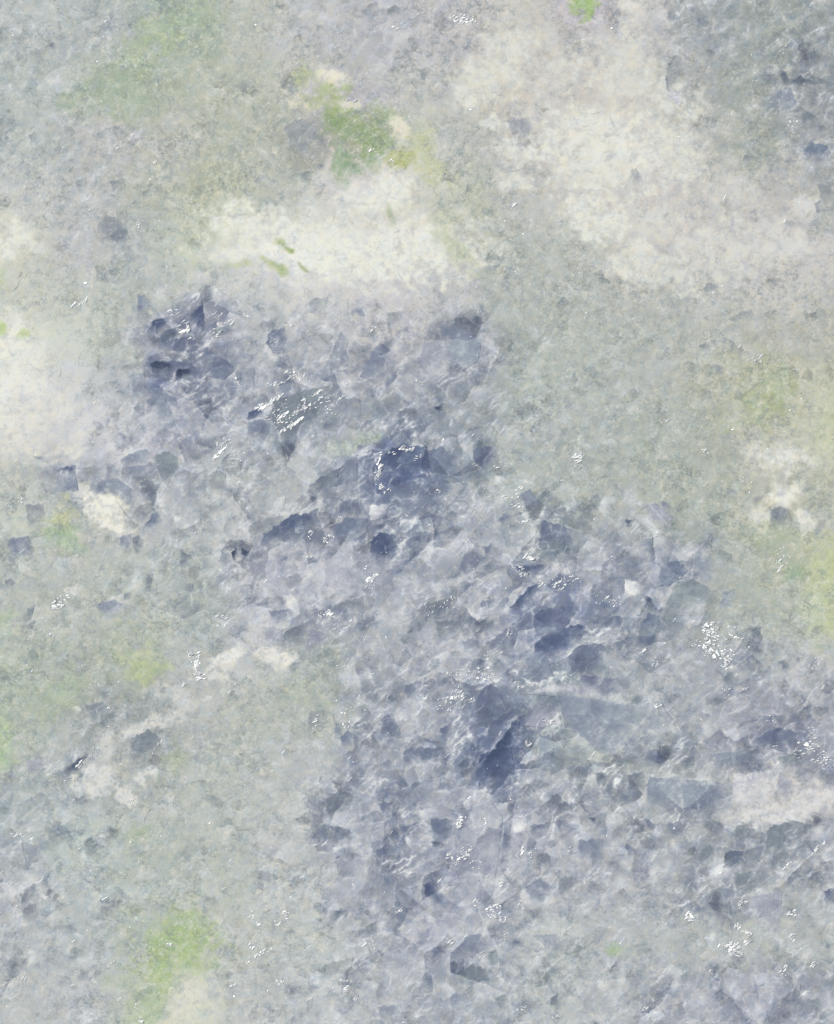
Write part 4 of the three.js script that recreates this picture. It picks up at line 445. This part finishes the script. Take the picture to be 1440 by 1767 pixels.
// ---------------------------------------------------------------- the stone, one thing; its parts
const slab = new THREE.Group();
slab.name = 'crystalline_stone'; slab.userData = { label: 'pale blue-grey crystalline stone with cream and green patches, filling the whole picture', category: 'stone', kind: 'thing' };
scene.add(slab);
const place = (x, y) => [(x - FRAME_W / 2) * MM, (y - FRAME_H / 2) * MM];
const counts = {};
function part(name, geometry, material, data) {
  const m = new THREE.Mesh(geometry, material), n = counts[name] = (counts[name] ?? 0) + 1;
  m.name = n === 1 ? name : name + '_' + String(n - 1).padStart(3, '0');
  m.castShadow = m.receiveShadow = true;
  if (data) Object.assign(m.userData, data);
  slab.add(m); return m;
}
{ // the upper face, cut along the borders of the minerals; all pieces share one relief, so that they meet without a gap
  const STEP = 2.5, nx = EW / STEP, ny = EH / STEP, pos = new Float32Array((nx + 1) * (ny + 1) * 3), uv = new Float32Array((nx + 1) * (ny + 1) * 2);
  for (let j = 0; j <= ny; j++) for (let i = 0; i <= nx; i++) {
    const x = X0 + i * STEP, y = Y0 + j * STEP, o = j * (nx + 1) + i, [wx, wz] = place(x, y);
    const rim = Math.min(x - X0, X0 + EW - x, y - Y0, Y0 + EH - y);
    pos[o * 3] = wx; pos[o * 3 + 1] = TOP + ground(x, y) * 0.001 - 0.004 * Math.pow(1 - clamp(rim / 24), 2); pos[o * 3 + 2] = wz;
    uv[o * 2] = (x - X0) / EW; uv[o * 2 + 1] = 1 - (y - Y0) / EH;
  }
  const whole = new THREE.BufferGeometry(), index = new Uint32Array(nx * ny * 6), owner = new Uint8Array(nx * ny);
  let w = 0;
  for (let j = 0; j < ny; j++) for (let i = 0; i < nx; i++) {
    const a = j * (nx + 1) + i, b = a + 1, c = a + nx + 1, d = c + 1;
    index[w++] = a; index[w++] = c; index[w++] = b; index[w++] = b; index[w++] = c; index[w++] = d;
    const x = X0 + (i + 0.5) * STEP, y = Y0 + (j + 0.5) * STEP; let best = 0.32, who = 0;
    let wx, wy, rag;
    for (let k = 0; k < patches.length; k++) {
      if (!patches[k].blobs.some(([bx, by, rx, ry]) => Math.abs(x - bx) < 2 * Math.max(rx, ry) && Math.abs(y - by) < 2 * Math.max(rx, ry))) continue;
      if (wx === undefined) { wx = 26 * noise(x / 70, y / 70 + 5) + 15 * noise(x / 24 + 31, y / 24); wy = 26 * noise(x / 70 + 50, y / 70) + 15 * noise(x / 24, y / 24 + 77); rag = 0.75 * noise(x / 26 + 8, y / 26); }
      const m = blobMask(patches[k], x, y, wx * 0.45, wy * 0.45, rag); if (m > best) { best = m; who = k + 1; }
    }
    owner[j * nx + i] = who;
  }
  // every piece of a patch is a part of its own; crumbs stay with the groundmass
  const piece = new Int32Array(nx * ny), kindOf = [0]; let pieces = 0;
  for (let q = 0; q < owner.length; q++) {
    if (!owner[q] || piece[q]) continue;
    const id = ++pieces, list = [q]; kindOf.push(owner[q]); piece[q] = id;
    for (let n = 0; n < list.length; n++) { const p = list[n], i = p % nx; for (const [t, ok] of [[p - 1, i > 0], [p + 1, i < nx - 1], [p - nx, p >= nx], [p + nx, p < nx * (ny - 1)]]) if (ok && !piece[t] && owner[t] === owner[p]) { piece[t] = id; list.push(t); } }
    if (list.length < 24) for (const p of list) piece[p] = -1;
  }
  for (let q = 0; q < owner.length; q++) if (piece[q] < 0) piece[q] = 0;
  whole.setAttribute('position', new THREE.BufferAttribute(pos, 3)); whole.setIndex(new THREE.BufferAttribute(index, 1)); whole.computeVertexNormals();
  const normal = whole.attributes.normal.array;
  const quads = new Map();
  for (let q = 0; q < owner.length; q++) { if (!quads.has(piece[q])) quads.set(piece[q], []); quads.get(piece[q]).push(q); }
  for (const [who, list] of [...quads].sort((a, b) => a[0] - b[0])) {
    const seen = new Map(), P = [], N = [], U = [], I = [];
    for (const q of list) for (let k = 0; k < 6; k++) {
      const v = index[q * 6 + k]; let n = seen.get(v);
      if (n === undefined) { n = seen.size; seen.set(v, n); P.push(pos[v * 3], pos[v * 3 + 1], pos[v * 3 + 2]); N.push(normal[v * 3], normal[v * 3 + 1], normal[v * 3 + 2]); U.push(uv[v * 2], uv[v * 2 + 1]); }
      I.push(n);
    }
    const g = new THREE.BufferGeometry();
    g.setAttribute('position', new THREE.Float32BufferAttribute(P, 3)); g.setAttribute('normal', new THREE.Float32BufferAttribute(N, 3)); g.setAttribute('uv', new THREE.Float32BufferAttribute(U, 2)); g.setIndex(I);
    if (!who) part('groundmass', g, stone);
    else { const p = patches[kindOf[who] - 1]; part(p.kind, g, p.kind === 'cream_patch' ? cream : stone, { label: p.kind === 'cream_patch' ? 'opaque cream mineral patch' : 'green tinted mineral patch' }); }
  }
  // the body below the face: sawn sides and underside
  const hw = (EW * MM) / 2, cz = place(0, Y0 + EH / 2)[1], cx = place(X0 + EW / 2, 0)[0], outline = [], U = [], I = [];
  const ring = (y, k) => { for (const [sx, sz] of [[-1, -1], [1, -1], [1, 1], [-1, 1]]) { outline.push(cx + sx * (hw - k), y, cz + sz * ((EH * MM) / 2 - k)); U.push(0.02 + 0.9 * (sx + 1) / 2, 0.02 + y * 3 + 0.8 * (sz + 1) / 2); } };
  ring(TOP - 0.0045, 0); ring(0.002, 0); ring(0, 0.002);
  for (let r = 0; r < 2; r++) for (let k = 0; k < 4; k++) { const a = r * 4 + k, b = r * 4 + (k + 1) % 4, c = a + 4, d = b + 4; I.push(a, b, c, b, d, c); }
  I.push(8, 9, 10, 8, 10, 11);
  let body = new THREE.BufferGeometry(); body.setAttribute('position', new THREE.Float32BufferAttribute(outline, 3)); body.setAttribute('uv', new THREE.Float32BufferAttribute(U, 2)); body.setIndex(I); body = body.toNonIndexed(); body.computeVertexNormals();
  part('sawn_side', body, stone);
}
// a crystal: a tilted face that stands proud on its sharp side and sinks into the stone on the other, with a chamfer and broken sides
function crystalFaces(c, index, P, U) {
  const { pts } = c, n = pts.length, gx = pts.reduce((s, p) => s + p[0], 0) / n, gy = pts.reduce((s, p) => s + p[1], 0) / n;
  const level = (x, y) => TOP + 0.001 * (ground(x, y) + c.rise * (1 - 1.25 * ((x * c.fx + y * c.fy - c.t0) / (c.t1 - c.t0))));
  const turn = pts.reduce((s, [x, y], k) => { const [u, v] = pts[(k + 1) % n]; return s + x * v - u * y; }, 0) > 0;
  const foot = [], rim = [], inner = [];
  const cham = Math.min(0.16, 1.6 / c.span);
  pts.forEach(([x, y], k) => {
    const j = 0.05 * c.rise * Math.sin(index * 7.1 + k * 2.3);
    foot.push([x + (x - gx) * 0.04, y + (y - gy) * 0.04, TOP + 0.001 * (ground(x, y) - 0.35)]);
    const rx = x - (x - gx) * cham * 0.3, ry = y - (y - gy) * cham * 0.3; rim.push([rx, ry, level(rx, ry) - 0.00025 * Math.min(1, c.rise * 2) + 0.001 * j]);
    const ix = x - (x - gx) * cham, iy = y - (y - gy) * cham; inner.push([ix, iy, level(ix, iy) + 0.001 * j]);
  });
  // the face breaks along a ridge: two middles
  const ridge = index * 1.7, rx = Math.cos(ridge) * c.span * 0.16, ry = Math.sin(ridge) * c.span * 0.16, lift = 0.001 * c.rise * (0.12 + 0.14 * Math.sin(index * 3.7));
  const mid = [[gx + rx, gy + ry], [gx - rx, gy - ry]].map(([x, y], k) => [x, y, level(x, y) + (k ? lift : -0.4 * lift)]);
  const tri = (a, b, d) => { for (const v of turn ? [a, d, b] : [a, b, d]) { const [wx, wz] = place(v[0], v[1]); P.push(wx, v[2], wz); U.push((v[0] - X0) / EW, 1 - (v[1] - Y0) / EH); } };
  const near = inner.map(([x, y]) => (Math.hypot(x - mid[0][0], y - mid[0][1]) < Math.hypot(x - mid[1][0], y - mid[1][1]) ? 0 : 1));
  for (let k = 0; k < n; k++) {
    const q = (k + 1) % n;
    tri(foot[k], foot[q], rim[k]); tri(foot[q], rim[q], rim[k]);
    tri(rim[k], rim[q], inner[k]); tri(rim[q], inner[q], inner[k]);
    tri(inner[k], inner[q], mid[near[k]]);
    if (near[k] !== near[q]) tri(inner[q], mid[near[q]], mid[near[k]]);
  }
}
const solid = (P, U) => { const g = new THREE.BufferGeometry(); g.setAttribute('position', new THREE.Float32BufferAttribute(P, 3)); g.setAttribute('uv', new THREE.Float32BufferAttribute(U, 2)); g.computeVertexNormals(); return g; };
const LOOK = { K: 'darkest blue shard, with a sharp upper edge', k: 'very dark blue crystal', N: 'dark navy blue crystal', n: 'slate blue crystal', p: 'pale milky crystal', w: 'whitish milky crystal' };
crystals.forEach((c, k) => { const P = [], U = []; crystalFaces(c, k, P, U); part('crystal', solid(P, U), clear, LOOK[c.tone] && { label: LOOK[c.tone] }); });
{
  const inFrame = (c) => c.cx > 0 && c.cx < FRAME_W && c.cy > 0 && c.cy < FRAME_H, P = [], U = [];
  let alone = Math.max(0, 300 - named);
  small.forEach((c, k) => {
    if (alone > 0 && inFrame(c)) { alone--; const p = [], u = []; crystalFaces(c, k + 500, p, u); part('crystal', solid(p, u), clear); } else crystalFaces(c, k + 500, P, U);
  });
  part('crystal_grains', solid(P, U), clear, { kind: 'stuff' });
}
{ // cleavage flecks: tiny glossy faces; where a cluster shares its cleavage with the sun, it flashes
  const sharp = [], dull = [], eye = camera.position;
  const fleck = (P, x, y, size, long, turn, aligned) => {
    const [wx, wz] = place(x, y), o = at(x, y), wy = TOP + 0.001 * (ground(x, y) + Math.max(0, high[o]) + 0.12);
    const view = new THREE.Vector3(eye.x - wx, eye.y - wy, eye.z - wz).normalize(), nrm = view.add(SUN).normalize();
    const loose = aligned ? 0.13 : 0.4; nrm.x += (rnd() + rnd() - 1) * loose; nrm.z += (rnd() + rnd() - 1) * loose; nrm.normalize();
    const u = new THREE.Vector3(Math.cos(turn), 0, Math.sin(turn)); u.addScaledVector(nrm, -u.dot(nrm)).normalize();
    const v = nrm.clone().cross(u), n = 4 + Math.floor(rnd() * 2), ring = [];
    for (let k = 0; k < n; k++) { const a = ((k + 0.6 * rnd()) / n) * 6.283, r = size * MM * (0.5 + 0.6 * rnd()); ring.push(new THREE.Vector3(wx, wy, wz).addScaledVector(u, Math.cos(a) * r * long).addScaledVector(v, Math.sin(a) * r)); }
    const foot = new THREE.Vector3(wx, wy, wz).addScaledVector(nrm, -size * MM * 0.9);
    const tri = (a, b, c) => P.push(a.x, a.y, a.z, b.x, b.y, b.z, c.x, c.y, c.z);
    for (let k = 1; k < n - 1; k++) tri(ring[0], ring[k + 1], ring[k]);
    for (let k = 0; k < n; k++) tri(ring[k], ring[(k + 1) % n], foot);
  };
  for (const [x, y, rx, ry, n, turn, size] of sparkles) {
    const a = turn * Math.PI / 180, c = Math.cos(a), s = Math.sin(a);
    for (let k = 0; k < n * 0.75; k++) {
      const q = rnd() * 6.283, r = Math.sqrt(rnd()), dx = Math.cos(q) * r * rx, dy = Math.sin(q) * r * ry;
      fleck(sharp, x + dx * c - dy * s, y + dx * s + dy * c, size * (0.14 + 0.3 * rnd() * rnd()), 1.3 + 2.2 * rnd(), a - 0.5 + (rnd() - 0.5) * 0.9, rnd() < 0.6);
      if (k % 2 === 0 && n > 6) { const q2 = rnd() * 6.283, r2 = 1.15 * Math.sqrt(rnd()), ex = Math.cos(q2) * r2 * rx, ey = Math.sin(q2) * r2 * ry; fleck(dull, x + ex * c - ey * s, y + ex * s + ey * c, size * (0.3 + 0.5 * rnd()), 1.5 + 2.2 * rnd(), a - 0.5 + (rnd() - 0.5) * 0.7, rnd() < 0.6); }
    }
  }
  for (const [x, y, rx, ry, n, turn, size] of faces) {
    const a = turn * Math.PI / 180, c = Math.cos(a), s = Math.sin(a);
    for (let k = 0; k < n; k++) { const q = rnd() * 6.283, r = Math.sqrt(rnd()), dx = Math.cos(q) * r * rx, dy = Math.sin(q) * r * ry; fleck(k % 3 ? sharp : dull, x + dx * c - dy * s, y + dx * s + dy * c, size * (0.16 + 0.2 * rnd()), 2 + 2 * rnd(), ry > 2 * rx ? a + 1.57 : a, true); }
  }
  for (let k = 0; k < 2600; k++) fleck(k % 3 ? sharp : dull, X0 + rnd() * EW, Y0 + rnd() * EH, 0.45 + 0.7 * rnd() * rnd(), 1 + rnd(), rnd() * 6.28, rnd() < 0.25);
  for (const [P, m] of [[sharp, bright], [dull, silver]]) { const g = new THREE.BufferGeometry(); g.setAttribute('position', new THREE.Float32BufferAttribute(P, 3)); g.computeVertexNormals(); part('cleavage_flecks', g, m, { kind: 'stuff' }); }
}
renderer.render(scene, camera);
